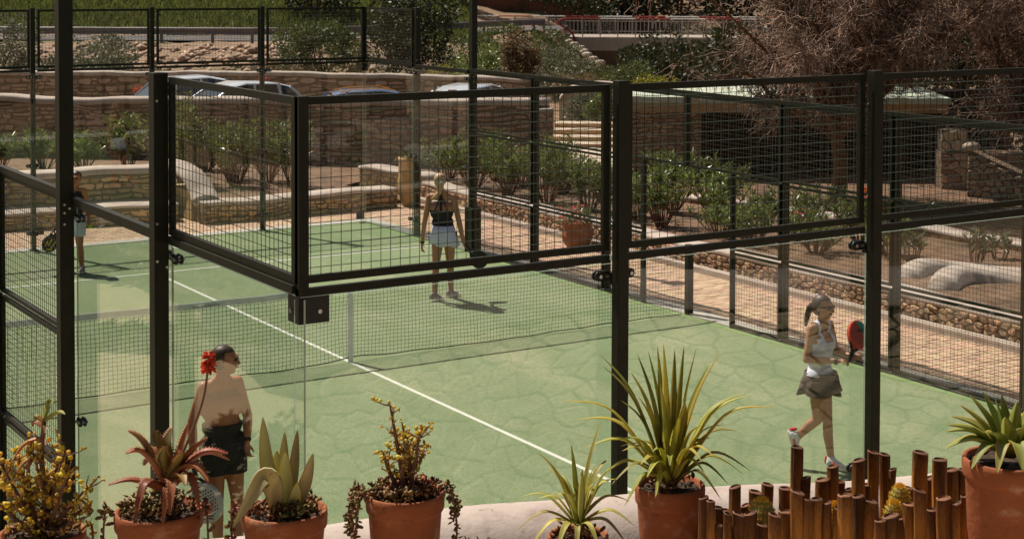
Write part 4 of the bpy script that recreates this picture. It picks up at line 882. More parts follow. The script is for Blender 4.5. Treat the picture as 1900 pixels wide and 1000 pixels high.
for S, D, lb in ((4.6, 40.5, 'left'), (9.2, 40.0, 'right')): bush('shade_tree', S, D, 3.4, 1.7, 3200, .3, 'darkleaf', lb+' of the two tall dark crowned trees added mostly out of view to shade the pump house', 'tree', None, z=.1, trunk=5.0)  # tree pair added, crowns mostly out of view, to shade the ground here
# green bank grass and rubble
n = 42000; S_ = RS.uniform(-34, -6, n); D_ = RS.uniform(79, 100, n); ok = S_ < -7-(D_-79)*.1; S_, D_ = S_[ok], D_[ok]; Zg = tz(S_, D_)
C_ = np.stack([CAM.x+RT.x*S_+AW.x*D_, CAM.y+RT.y*S_+AW.y*D_, Zg-.03], -1); n = len(C_)
V_, F_ = leaves_np(C_, np.concatenate([RS.normal(size=(n, 2))*.5, np.ones((n, 1))], 1), RS.uniform(.3, .75, n), RS.uniform(.08, .16, n)); np_mesh('bank_grass', V_, F_, X['grass'], kind='stuff')
n = 2600; S_ = RS.uniform(-24, -3, n); D_ = RS.uniform(56.5, 70, n)
tpl = np.array([(1,0,0),(0,1,0),(-1,0,0),(0,-1,0),(0,0,1),(0,0,-1)], float); tf_ = np.array([(0,1,4),(1,2,4),(2,3,4),(3,0,4),(1,0,5),(2,1,5),(3,2,5),(0,3,5)])
def rocks(name, S_, D_, smin, smax, mat, zoff=0.0, parent=None):
    n = len(S_); sz = smin+(smax-smin)*RS.uniform(0, 1, n)**3; c_ = np.stack([CAM.x+RT.x*S_+AW.x*D_, CAM.y+RT.y*S_+AW.y*D_, tz(S_, D_)+zoff+sz*.2], -1)
    V_ = (c_[:, None, :]+tpl[None]*sz[:, None, None]*RS.uniform(.5, 1.3, (n, 6, 1))*np.array([1, 1, .7])).reshape(-1, 3); F_ = (tf_[None]+6*np.arange(n)[:, None, None]).reshape(-1, 3); return np_mesh(name, V_, F_, mat, parent, kind='stuff')
rocks('bank_rubble', S_, D_, .05, .32, X['rubble'])
for i in range(5):
    p = SD(-13.9+.06*i, 62.5+1.6*i); m = MB(); zz = float(tz(-13.9, 62.5+1.6*i)); m.obox(Vector((p.x, p.y, zz+.12)), RT*.45, AW*.3, Vz*.1)
    m.build('stone_step', X['path'], kind='structure', bevel=.04)
# ================================================================== BRIDGE, GUARDRAIL, ROAD
np_mesh('road', [SD(-60, 73, 1.58), SD(-14, 73, 1.58), SD(-3, 90.5, 1.6), SD(-3, 96.5, 1.6), SD(-16, 79, 1.58), SD(-60, 79, 1.58)], [(0,1,4,5), (1,2,3,4)], X['asphalt'], kind='structure')
gr = empty('guardrail', SD(-16, 72, 1.55), 'long dark steel guardrail along the far road edge', 'guardrail'); gp = bez([SD(-40, 72, 0), SD(-16, 72, 0), (SD(-12, 75, 0)), SD(-4, 88, 0)], 10)
def gz(p): d = p-CAM; return 1.56
m = MB(); m.sweep([Vector((p.x, p.y, gz(p))) for p in gp], [(0, .32), (.06, .36), (.02, .44), (.06, .52), (.06, .60), (.02, .64), (-.03, .64), (-.03, .32)]); m.build('beam', X['galv'], gr)
for i in range(0, len(gp), 1):
    p = gp[i]; m = MB(); m.obox(Vector((p.x, p.y, 1.56)), RT*.06, AW*.06, Vz*.58); m.build('post', X['galv'], gr)
br = empty('road_bridge', SD(-3.1, 92, 1.2), 'concrete road bridge with striped red and white railings', 'bridge')
m = MB(); m.obox(SD(14, 94, .83), RT*17.2, AW*2.4, Vz*.28); m.build('deck', X['conc'], br)
for kx in range(7): m = MB(); m.obox(SD(.2+kx*5.02, 91.5, .72), RT*2.495, AW*.14, Vz*.36); m.build('beam', X['conc'], br)
for S in (1.95, 12, 22): m = MB(); m.obox(SD(S, 92.2, -.95), RT*.25, AW*.3, Vz*1.4); m.build('pier', X['conc'], br); 
for S in (1.95, 12, 22): m = MB(); m.obox(SD(S, 94, .43), RT*.45, AW*2.0, Vz*.12); m.build('pier_cap', X['conc'], br)
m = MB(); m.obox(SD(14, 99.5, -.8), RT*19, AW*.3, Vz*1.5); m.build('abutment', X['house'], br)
def striped(D, S0, S1, z, nm, first):
    S = S0; i = first
    while S < S1-.01:
        e_ = min(S+1.95, S1); mt = X['redp'] if i % 2 == 0 else X['whitep']; mb_ = X['bal']
        rl = MB(); rl.tube([SD(S, D, z+1.0), SD(e_, D, z+1.0)], .034, 8); ro = rl.build('rail', mt, br)
        b_ = MB(); q = S+.06
        b_.tube([SD(S, D, z+.14), SD(e_, D, z+.14)], .02, 5)
        while q < e_: b_.tube([SD(q, D, z+.14), SD(q, D, z+.86)], .012, 4); q += .22
        b_.tube([SD(S, D, z+.86), SD(e_, D, z+.86)], .025, 5); b_.build('balusters', mb_, ro, kind='stuff'); 
        
        for sp_ in (S, (S+e_)/2): pq_ = MB(); pq_.tube([SD(sp_, D, z), SD(sp_, D, z+1.0)], .035, 6); pq_.build('rail_post', X['bal'], ro)
        S = e_; i += 1
striped(91.6, -3.0, 30, 1.12, 'near', 0); striped(96.3, -9, 30, 1.12, 'far', 1)
m = MB(); m.tube(bez([SD(-3.0, 91.6, 2.12), SD(-3.4, 91.6, 1.9), SD(-2.6, 91.6, 1.3), SD(-2.4, 91.6, .6)], 4), .06, 7); m.build('end_rail', X['redp'], br)
m = MB(); 
for i in range(7): m.ball(SD(-2.6+i*.28+RS.uniform(-.1, .1), 86-i*1.2, 1.0-i*.12+.1), RS.uniform(.16, .26), 8, (1.4, 1, .6))
tag(m.build('drain_rocks', X['path'], kind='structure'), None)
# cars behind the tall wall
def car(S, D, head, paint, label, sz=1.0, hatch=True, trim=None):
    o = empty('parked_car', (0, 0, 0), label, 'car', 'cars parked behind the tall wall')
    def sec(x, zb, zt, hw): return [(x, -hw*.92, zb), (x, -hw, zb+.18), (x, -hw, (zb+zt)/2), (x, -hw*.95, zt-.05), (x, -hw*.80, zt), (x, hw*.80, zt), (x, hw*.95, zt-.05), (x, hw, (zb+zt)/2), (x, hw, zb+.18), (x, hw*.92, zb)]
    st = [(-2.02, .42, .72, .70), (-1.96, .28, .90, .80), (-1.6, .22, .97, .84), (-.7, .2, .96, .85), (.6, .2, .93, .85), (1.15, .2, .90, .85), (1.65, .22, .80, .82), (1.95, .28, .66, .76), (2.04, .4, .55, .66)]
    m = MB(); S_ = [sec(*q) for q in st]; n = 10; m.add([v for r_ in S_ for v in r_], [(i*n+j, i*n+(j+1) % n, (i+1)*n+(j+1) % n, (i+1)*n+j) for i in range(len(st)-1) for j in range(n)]+[tuple(range(n-1, -1, -1)), tuple(range((len(st)-1)*n, len(st)*n))]); m.build('body', paint, o, smooth=True, bevel=0)
    cb_ = [(-1.93, .94, .72), (-1.45, 1.33, .60), (-1.0, 1.43, .58), (-.1, 1.46, .58), (.35, 1.38, .57), (1.15, .92, .70)]
    m = MB(); vs = []
    for x, z, hw in cb_: vs += [(x, -hw, z), (x, hw, z)]
    bs = [(-1.9, -.76, .93), (-1.9, .76, .93), (1.15, -.76, .9), (1.15, .76, .9)]; b0 = len(vs); vs += bs
    m.m = 0; m.add(vs, [(0, 1, 3, 2), (8, 9, 11, 10), (b0, 0, 2, 4, 6, 8, 10, b0+2), (b0+1, b0+3, 11, 9, 7, 5, 3, 1), (b0, b0+1, 1, 0)])
    m.build('windows', X['carglass'], o)
    m = MB()
    rp = [(-1.5, 1.335), (-1.0, 1.44), (-.1, 1.47), (.38, 1.39)]; vs = []
    for x, z in rp: vs += [(x, -.60, z-.03), (x, -.54, z+.012), (x, .54, z+.012), (x, .60, z-.03)]
    m.add(vs, [(i*4+j, i*4+j+1, (i+1)*4+j+1, (i+1)*4+j) for i in range(3) for j in range(3)]); m.build('roof', paint, o, smooth=True)
    for sg in (-1, 1):
        for a_, b__, r__ in (((-1.93, sg*.73, .93), (-1.47, sg*.605, 1.33), .04), ((1.15, sg*.71, .91), (.37, sg*.585, 1.385), .035), ((-.3, sg*.76, .93), (-.35, sg*.6, 1.44), .035), ((-1.15, sg*.75, .93), (-1.1, sg*.6, 1.42), .05)): m = MB(); m.tube([a_, b__], r__, 6); m.build('pillar', paint, o)
    for sg in (-1, 1):
        m = MB(); m.obox((-1.97, sg*.66, .74), (.04, 0, 0), (0, .13, 0), (0, 0, .11)); m.build('tail_lamp', X['taill'], o, bevel=.02)
        m = MB(); m.obox((1.93, sg*.58, .62), (.06, 0, 0), (0, .15, 0), (0, 0, .07)); m.build('headlight', X['white'], o, bevel=.02)
        for x in (-1.25, 1.28):
            t = MB(); t.tube([(x, sg*.68, .3), (x, sg*.86, .3)], .3, 20); to = t.build('wheel', X['tyre'], o); t = MB(); t.tube([(x, sg*.80, .3), (x, sg*.868, .3)], .19, 14); t.build('rim', X['rim'], to)
    m = MB(); m.obox((-1.49, 0, 1.37), (.03, 0, 0), (0, .12, 0), (0, 0, .018)); m.build('brake_light', X['taill'], o)
    if trim:
        m = MB()
        for sg in (-1, 1): m.tube([(-1.3, sg*.5, 1.42), (-.9, sg*.5, 1.50), (.0, sg*.5, 1.52), (.3, sg*.5, 1.45)], .018, 6)
        m.build('roof_rail', trim, o)
    p = SD(S, D, -.03); d = (RT*head[0]+AW*head[1]).normalized(); o.location = p; o.rotation_euler.z = math.atan2(d.y, d.x); o.scale = (1, 1, sz); return o
car(-12.3, 49.2, (.85, .5), X['silver'], 'silver hatchback with red tail lamp showing left of the second near post', 1.06)
car(-10.9, 46.6, (-.75, -.66), X['silver'], 'pale silver car with dark windscreen right of the second near post', 1.05)
car(-4.1, 47.2, (.35, .93), X['silver'], 'pale silver car roof with small red brake light right of the far corner', 1.02)
car(-6.9, 48.0, (.9, .3), X['blue'], 'blue car with orange roof rails barely showing above the tall wall', .87, trim=X['orange'])
# red flowers on the road wall
for i, (S, D, z, mt, lb) in enumerate([(-15.2, 52, 1.12, 'red', 'red bougainvillea clump hanging beside the silver hatchback'), (-21.5, 53, 1.15, 'red', 'red flower clump at the far left of the road wall'), (-7.3, 50, 1.2, 'pink', 'pink flowering sprig at the foot of the far corner panel'), (-11.7, 54.2, 1.3, 'pink', 'pink blooms on the road wall coping above the pale silver car')]):
    o = bush('flower_clump', S, D, .15, .12, 60, .07, mt, lb, 'flowers', None, z=z-.3, lumps=6)
# ================================================================== PUMP HOUSE, GATE WALLS, BOULDER WALLS
ph = empty('pump_house', SD(2.4, 36, .1), 'low brick pump house with dark open front and pale mint flat roof', 'building')
fp = [tuple(SD(.25, 36.1)[:2]), tuple(SD(1.82, 36.1)[:2])]
stone_wall('x', fp, .1, 1.80, .35, .17, .075, X['stone_b'], '', parent=ph, side=1, proud=.015, joint=.006, maxp=250, lay='c')
m = MB(); m.obox(SD(4.6, 39.6, .95), RT*4.6, AW*.15, Vz*.95); m.obox(SD(.2, 37.9, .95), RT*.12, AW*1.7, Vz*.93); m.build('back_wall', X['darkwood'], ph)
m = MB(); m.obox(SD(3.6, 37.7, 1.90), RT*3.6, AW*2.0, Vz*.07); m.build('roof', X['mint'], ph)
m = MB(); m.obox(SD(3.6, 35.76, 1.74), RT*3.55, AW*.06, Vz*.1); m.build('fascia', X['stone_o'], ph)
for S in (3.6, 5.4, 7.1): m = MB(); m.obox(SD(S, 36.0, .9), RT*.07, AW*.07, Vz*.9); m.build('post', X['darkwood'], ph)
for i in range(14): m = MB(); m.obox(SD(2.0+i*.36, 38.6, .85), RT*.165, AW*.02, Vz*.8); m.build('board', X['darkwood'], ph)
wl = stone_wall('lit_patch_wall', [tuple(SD(6.72, 34.3)[:2]), tuple(SD(7.26, 34.3)[:2])], .95, 1.42, .4, .3, .2, X['stone_p'], 'pale pinkish stone wall stub standing in for a sunlit patch at the right', side=1)  # paler stone puts the sunlit top of the wall into the colour
stone_wall('shade_tone_wall', [tuple(SD(6.7, 34.2)[:2]), tuple(SD(9.5, 34.2)[:2])], .15, .95, .6, .3, .16, X['stone_b'], 'brown stone retaining wall whose darker stone stands in for shade', side=1)  # darker stone stands in for the shaded lower part of the wall
stone_wall('sloping_wall', [tuple(SD(7.0, 33.0)[:2]), tuple(SD(9.2, 32.2)[:2])], .2, lambda s: 1.15-s*.42, .5, .17, .12, X['rubble'], 'sloping rubble wall descending to the right edge below the bare tree', side=1, proud=.05)
m = MB(); m.ball(SD(7.05, 32.9, 1.22), .16, 10, (1.3, 1, .6)); tag(m.build('boulder', X['path'], smooth=True), 'pale boulder on the top end of the sloping rubble wall', 'boulder')
# curved plaster walls at the right edge of the bed
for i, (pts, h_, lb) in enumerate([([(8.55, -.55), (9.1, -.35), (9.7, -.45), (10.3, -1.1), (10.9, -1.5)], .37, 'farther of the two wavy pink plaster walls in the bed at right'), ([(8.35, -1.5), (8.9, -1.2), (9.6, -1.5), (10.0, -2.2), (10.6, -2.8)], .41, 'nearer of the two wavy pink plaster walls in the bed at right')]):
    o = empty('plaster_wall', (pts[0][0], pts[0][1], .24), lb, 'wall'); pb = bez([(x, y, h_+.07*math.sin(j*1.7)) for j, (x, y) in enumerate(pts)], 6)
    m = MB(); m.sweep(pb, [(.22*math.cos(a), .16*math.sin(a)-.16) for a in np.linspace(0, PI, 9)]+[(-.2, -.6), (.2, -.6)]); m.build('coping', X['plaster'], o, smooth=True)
for i, (pth, h_, lb) in enumerate([([(10.55, 7.6), (10.95, 5.87), (11.16, 4.45), (11.5, 2.5), (11.75, .06), (11.6, -6)], .36, 'low pink capped wall dividing the oleander bed from the shaded ground')]):
    stone_wall('bed_wall', pth, .2, h_-.05, .36, .2, .1, X['stone_o'], lb, side=1, cop=(.4, .06, .05))
# path, steps and gate pillars beyond the bed
poly_sheet('garden_path', [tuple(SD(-1.55, 36)[:2]), tuple(SD(.15, 36)[:2]), tuple(SD(.1, 42)[:2]), tuple(SD(-1.6, 42)[:2])], .22, X['path'])
for i in range(4): m = MB(); m.obox(SD(-.75, 42.2+i*.7, .25+i*.11), RT*.95, AW*.36, Vz*.055); m.build('path_step', X['path'], kind='structure'); m = MB(); m.obox(SD(-.75, 41.83+i*.7, .25+i*.11-.01), RT*.94, AW*.02, Vz*.05); m.build('step_riser', X['stone_o'], kind='structure')
for S, D, h_, lb in ((-1.72, 38.0, 1.45, 'stone gate pillar at the right end of the tall terrace wall'), (.42, 38.5, 1.35, 'stone gate pillar with pale cap left of the brick pier')):
    p = [tuple(SD(S-.2, D)[:2]), tuple(SD(S+.2, D)[:2])]; stone_wall('gate_pillar', p, .1, h_, .4, .22, .12, X['stone_b'], lb, 'pillar', side=1, cop=(.5, .07, .04))
o = empty('round_topped_wall', SD(0, 47), 'pale round topped plaster wall rising behind the garden steps', 'wall')
m = MB(); pr_ = [(S, 1.0+.62*math.sqrt(max(0, 1-((S+.55)/1.15)**2))*.75) for S in np.linspace(-1.7, .6, 15)]; vs = []
for S, z in pr_: vs += [SD(S, 47, 0), SD(S, 47, z), SD(S, 47.5, z), SD(S, 47.5, 0)]
m.add(vs, [(i*4+j, i*4+j+1, (i+1)*4+j+1, (i+1)*4+j) for i in range(14) for j in range(3)]+[(3, 2, 1, 0), (56, 57, 58, 59)]); m.build('wall', X['stone_p'], o)
m = MB(); m.sweep([SD(S, 47.25, z) for S, z in pr_], [(.32*math.cos(a), .1*math.sin(a)) for a in np.linspace(0, PI, 7)]); m.build('coping', X['plaster'], o, smooth=True)
bush('green_bush', -.35, 45.0, .55, .5, 900, .12, 'oleander', 'bright leafy bush above the garden steps', group=fb, z=.5)
bush('green_bush', -1.0, 46.2, .5, .4, 600, .12, 'greygreen', 'pale scrub left of the leafy bush above the garden steps', group=fb, z=.5)
# urns
def urn(p, h_, r, label, mat, plant=None):
    o = empty('urn', p, label, 'urn'); prof = [(r*.55, 0), (r*.8, h_*.15), (r*.98, h_*.4), (r, h_*.55), (r*.92, h_*.62), (r*.95, h_*.75), (r*.9, h_*.9), (r*.97, h_*.95), (r*.97, h_), (r*.82, h_), (r*.8, h_*.9), (.01, h_*.88)]
    m = MB(); m.lathe(p, prof, 30); m.build('vessel', mat, o, smooth=True)
    if plant:
        V_, F_ = cloud(plant[1], (p[0], p[1], p[2]+h_+.08), (r*1.1, r*1.1, .16), .08, 10); np_mesh('foliage', V_, F_, X[plant[0]], o, kind='stuff')
        if len(plant) > 2: V_, F_ = cloud(110, (p[0]-.1, p[1], p[2]+h_+.16), (r*1.1, r*1.1, .2), .055, 7, asp=.8); np_mesh('flowers', V_, F_, X[plant[2]], o, kind='stuff')
urn((6.62, 11.35, 0), .98, .24, 'tall ochre urn holding a small plant at the far right corner of the paving', X['urn'], ('olive', 160))
urn((6.72, 5.4, 0), .45, .27, 'terracotta urn with pink geraniums on the brick paving beside the low wall', X['terra'], ('oleander', 200, 'pink'))
# ================================================================== BARE TREE
def bare_tree(label, base, crown_c, crown_r, nl, nt, rb=.16):
    o = empty('bare_tree', base, label, 'tree'); base = Vector(base); cc = Vector(crown_c); tr = MB(); nodes = []
    fork = base+Vector((.1, .1, (cc.z-base.z)*.3)); tr.tube(bez([base-Vz*.2, base.lerp(fork, .5)+RT*.08, fork], 4), np.linspace(rb, rb*.75, 9), 9); tr.build('trunk', X['bark'], o)
    def inside():
        while True:
            d = RS.uniform(-1, 1, 3)
            if d@d < 1: return cc+RT*float(d[0]*crown_r[0])+AW*float(d[1]*crown_r[1])+Vz*float(d[2]*crown_r[2])
    for i in range(nl):
        tip = inside(); m1 = fork.lerp(tip, .4)+Vz*RS.uniform(0, .5)+RT*RS.uniform(-.3, .3); m2 = fork.lerp(tip, .7)+Vz*RS.uniform(-.1, .4)+RT*RS.uniform(-.2, .2)
        pts = bez([fork, m1, m2, tip], 5); lm = MB(); r1 = rb*RS.uniform(.3, .55); lm.tube(pts, [r1*(1-.85*j/(len(pts)-1)) for j in range(len(pts))], 6); lim = lm.build('limb', X['bark'], o)
        nodes += pts[4:]; sb_ = MB()
        for j in range(9):
            a = random.choice(pts[4:]); b_ = a+Vector(RS.normal(size=3))*.55; b_.z = a.z+RS.uniform(-.5, .5); q = bez([a, a.lerp(b_, .5)+Vector(RS.normal(size=3))*.12, b_], 3); sb_.tube(q, [.022*(1-.7*k_/(len(q)-1)) for k_ in range(len(q))], 4); nodes += q[1:]
        sb_.build('branches', X['twig'], lim, kind='stuff')
    # twigs, all at once
    nd = np.array([list(v) for v in nodes]); k_ = RS.randint(0, len(nd), nt); p0 = nd[k_]+RS.normal(size=(nt, 3))*.05; d = RS.normal(size=(nt, 3)); d[:, 2] -= .35; d /= np.linalg.norm(d, axis=1, keepdims=True)
    segs = [p0]
    for j in range(3): d = d+RS.normal(size=(nt, 3))*.45; d[:, 2] -= .12; d /= np.linalg.norm(d, axis=1, keepdims=True); segs.append(segs[-1]+d*RS.uniform(.10, .26, (nt, 1)))
    Vs, Fs = [], []; off = 0
    for j in range(3):
        a, b_ = segs[j], segs[j+1]; t = b_-a; t /= np.linalg.norm(t, axis=1, keepdims=True)+1e-9; s_ = np.cross(t, RS.normal(size=(nt, 3))); s_ /= np.linalg.norm(s_, axis=1, keepdims=True)+1e-9; u_ = np.cross(t, s_); r0_ = .0088-.0018*j; r1_ = .0072-.0019*j
        vv = np.stack([a+s_*r0_, a-s_*r0_*.5+u_*r0_*.87, a-s_*r0_*.5-u_*r0_*.87, b_+s_*r1_, b_-s_*r1_*.5+u_*r1_*.87, b_-s_*r1_*.5-u_*r1_*.87], 1).reshape(-1, 3)
        ff = (np.array([(0,1,4,3),(1,2,5,4),(2,0,3,5)])[None]+6*np.arange(nt)[:, None, None]).reshape(-1, 4); Vs.append(vv); Fs.append(ff+off); off += len(vv)
    np_mesh('twigs', np.concatenate(Vs), np.concatenate(Fs), X['twig'], o, kind='stuff')
bare_tree('large leafless tree with a dense tangle of brown twigs over the pump house', SD(4.3, 32.5, .15), SD(4.4, 31.5, 4.3), (4.6, 2.6, 2.6), 28, 11500, .17)
bare_tree('smaller leafless tree filling the far right of the twig tangle', SD(8.6, 33.8, .15), SD(8.3, 33.0, 4.4), (2.6, 2.2, 2.6), 14, 6500, .13)
# ---- planting left of the court (seen mirrored in the side glass)
n = 16000; A_ = np.stack([RS.uniform(-17, -5.5, n), RS.uniform(-9, 12, n)], -1)
def inpoly(A_, P_):
    c = np.zeros(len(A_), bool); j = len(P_)-1
    for i in range(len(P_)):
        (xi, yi), (xj, yj) = P_[i], P_[j]; c ^= ((yi > A_[:, 1]) != (yj > A_[:, 1])) & (A_[:, 0] < (xj-xi)*(A_[:, 1]-yi)/(yj-yi+1e-12)+xi); j = i
    return c
kp = ~(inpoly(A_, SANDP) | inpoly(A_, FARP)); A_ = A_[kp]; n = len(A_)
V_, F_ = leaves_np(np.concatenate([A_, np.zeros((n, 1))], 1), np.concatenate([RS.normal(size=(n, 2)), RS.uniform(.1, .6, (n, 1))], 1), RS.uniform(.12, .25, n), RS.uniform(.08, .14, n)); np_mesh('ground_cover', V_, F_, X['darkleaf'], kind='stuff')  # dark leaf layer added to keep the mirrored ground dark
for i, (x, y, rx, rz, lb) in enumerate([(-6.62, -4.6, .22, .40, 'nearest'), (-7.05, -4.95, .30, .42, 'second'), (-7.7, -5.6, .45, .42, 'third'), (-12.0, 9.6, 2.0, 1.2, 'fourth'), (-14.0, 5.0, 2.2, 1.5, 'fifth'), (-14.5, -2.0, 1.8, 1.4, 'sixth')]):
    o = empty('hedge_bush', (x, y, 0), lb+' dark hedge bush along the sand path left of the court', 'bush', 'hedge left of the court'); V_, F_ = cloud(1500, (x, y, rz*.95), (rx, rx, rz), .09 if rx < 1 else .16); np_mesh('foliage', V_, F_, X['darkleaf'], o, kind='stuff'); m = MB(); m.tube([(x, y, -.1), (x, y, rz)], [.06, .03], 6); m.build('stem', X['bark'], o)
for S, D, rx, rz, lb in ((-2.4, 70, 1.2, .8, 'low scrub on the slope left of the drain rocks'), (-.6, 68, 1.6, .9, 'leafy scrub right of the drain rocks'), (-4.2, 66, 1.3, .8, 'scrub under the guardrail end'), (-6.2, 66, 1.4, 1.0, 'dense scrub at the foot of the tall dark tree'), (-3.6, 78, 1.5, .8, 'scrub on the bank just below the bridge end'), (-5.6, 76, 1.5, .7, 'scrub on the bank under the long guardrail'), (-1.6, 84, 1.3, .7, 'dusty scrub beside the red bridge end rail'), (-9.0, 72, 1.4, .7, 'scrub tuft behind the tall dark tree')): bush('scrub', S, D, rx, rz, 1500, .15, 'olive', lb, group=fb)
for S, D, rx, rz, lb in ((-5.0, 100, 2.2, 1.6, 'dark hanging bush over the red bank'), (-9.5, 99, 1.5, 1.0, 'dark bush at the left end of the red bank'), (-2.6, 99, 2.0, 2.2, 'dark leafy tree just left of the bridge end')): bush('bank_bush', S, D, rx, rz, 1500, .24, 'darkleaf', lb, group=fb, z=float(tz(S, D))+1.2)
m = MB(); m.ball(SD(-8.2, 106, 2.5), 5.5, 24, (1.2, .8, .75)); m.build('red_bank', X['redearth'], kind='structure', smooth=True)
# ================================================================== POTTED PLANTS ON THE LEDGE
LZ = 2.382
def blade(o, pts, w_, mats, fold=.25, thick=.10, n=8, prof=None, name='leaf', teeth=0, up=None):
    """one succulent / strap leaf as a solid of six strips; w_ = full width, thick = keel depth / width"""
    P_ = bez(pts, n); k_ = len(P_); m = MB(); rings = []
    wp = prof or (lambda t: (min(1, .55+1.6*t) if t < .28 else 1)*(1-max(0, (t-.3)/.7)**1.6))
    up0 = Vector(up) if up is not None else Vector((0, 0, 1))
    for i, p in enumerate(P_):
        t = (P_[min(i+1, k_-1)]-P_[max(i-1, 0)]).normalized(); sd = t.cross(up0)
        if sd.length < .15: sd = t.cross(RT*.3+AW)
        sd.normalize(); nn = sd.cross(t); wv = max(.012, wp(i/(k_-1)))*w_/2
        rings.append([p-sd*wv+nn*wv*fold, p-sd*wv*.82+nn*wv*(fold*.75+.04), p+nn*0, p+sd*wv*.82+nn*wv*(fold*.75+.04), p+sd*wv+nn*wv*fold, p-nn*wv*2*thick])
    b = 0; m.V = [tuple(v) for r_ in rings for v in r_]
    for i in range(k_-1):
        for j in range(6):
            m.F.append((i*6+j, i*6+(j+1) % 6, (i+1)*6+(j+1) % 6, (i+1)*6+j)); m.M.append(1 if j in (0, 3) and len(mats) > 1 else 0)
    m.F += [(5, 4, 3, 2, 1, 0), tuple((k_-1)*6+j for j in range(6))]; m.M += [0, 0]
    if teeth:
        for i in range(1, k_-1):
            for e_ in (0, 4):
                a, c_ = Vector(rings[i][e_]), Vector(rings[i][2]); d = (a-c_).normalized(); t = (P_[i+1]-P_[i]).normalized(); L_ = len(m.V)
                m.V += [tuple(a-t*.004), tuple(a+t*.004), tuple(a+d*.008+t*.003), tuple(a-Vector((0, 0, .003)))]; m.F += [(L_, L_+1, L_+2), (L_, L_+2, L_+3), (L_+1, L_+3, L_+2)]; m.M += [len(mats)-1]*3
    return m.build(name, list(mats), o, smooth=True)
def pot(o, c, r, h_, mat=None, taper=.72):
    prof = [(r*taper, -h_), (r*(taper+.05), -h_*.9), (r*.93, -.075), (r*.94, -.07), (r*.985, -.062), (r, -.055), (r*1.01, -.02), (r, -.004), (r*.96, 0), (r*.90, -.006), (r*.88, -.05), (.005, -.052)]
    m = MB(); m.lathe(c, prof, 40, cap=False); p_ = m.build('pot', X['terra'], o, smooth=True)
    s = MB(); c = Vector(c); k_ = 26; vs = [c+Vector((0, 0, -.022))]
    for rr in (.35, .65, .89):
        for j in range(k_): a = 2*PI*j/k_; vs.append(c+Vector((r*rr*math.cos(a), r*rr*math.sin(a), -.026+RS.uniform(-.008, .012))))
    s.add(vs, [(0, 1+j, 1+(j+1) % k_) for j in range(k_)]+[(1+q*k_+j, 1+(q+1)*k_+j, 1+(q+1)*k_+(j+1) % k_, 1+q*k_+(j+1) % k_) for q in (0, 1) for j in range(k_)]); s.build('soil', X['potsoil'], o)
def disc_leaves(C_, Dn, ln, wd):
    """small thick obovate leaves, six-sided domes"""
    n = len(C_); Dn = Dn/np.linalg.norm(Dn, axis=1, keepdims=True); sd = np.cross(Dn, RS.normal(size=(n, 3))); sd /= np.linalg.norm(sd, axis=1, keepdims=True)+1e-9; nn = np.cross(sd, Dn); l_ = ln[:, None]; w_ = wd[:, None]
    V_ = np.stack([C_, C_+Dn*l_*.4-sd*w_*.42, C_+Dn*l_*.8-sd*w_*.40, C_+Dn*l_, C_+Dn*l_*.8+sd*w_*.40, C_+Dn*l_*.4+sd*w_*.42, C_+Dn*l_*.55+nn*w_*.22, C_+Dn*l_*.55-nn*w_*.22], 1).reshape(-1, 3)
    f = np.array([(i, (i+1) % 6, 6) for i in range(6)]+[((i+1) % 6, i, 7) for i in range(6)]); return V_, (f[None]+8*np.arange(n)[:, None, None]).reshape(-1, 3)
def ground_succ(o, c, r, n, mat='succ', size=.028):
    c = np.array(c); a = RS.uniform(0, 2*PI, n); rr = r*RS.uniform(0, 1, n)**.5*.9; C_ = np.stack([c[0]+rr*np.cos(a), c[1]+rr*np.sin(a), c[2]-.02+RS.uniform(0, .045, n)], -1)
    V_, F_ = disc_leaves(C_, np.concatenate([RS.normal(size=(n, 2))*.8, RS.uniform(.2, 1.2, (n, 1))], 1), size*RS.uniform(.7, 1.3, n), size*.6*RS.uniform(.7, 1.3, n)); np_mesh('ground_succulents', V_, F_, X[mat], o, kind='stuff')
def trailing(o, pts, n, mat='succ', size=.03, r_=.004):
    P_ = bez(pts, 6); m = MB(); m.tube(P_, r_, 5); st = m.build('trailing_stem', X['stem'], o); A = np.array([list(p) for p in P_]); t = RS.uniform(.1, 1, n)*(len(A)-1); i0 = np.minimum(t.astype(int), len(A)-2)
    C_ = A[i0]+(A[i0+1]-A[i0])*(t-i0)[:, None]; V_, F_ = disc_leaves(C_, RS.normal(size=(n, 3))+np.array([0, 0, .2]), size*RS.uniform(.7, 1.3, n), size*.6*RS.uniform(.8, 1.2, n)); np_mesh('leaves', V_, F_, X[mat], st, kind='stuff')
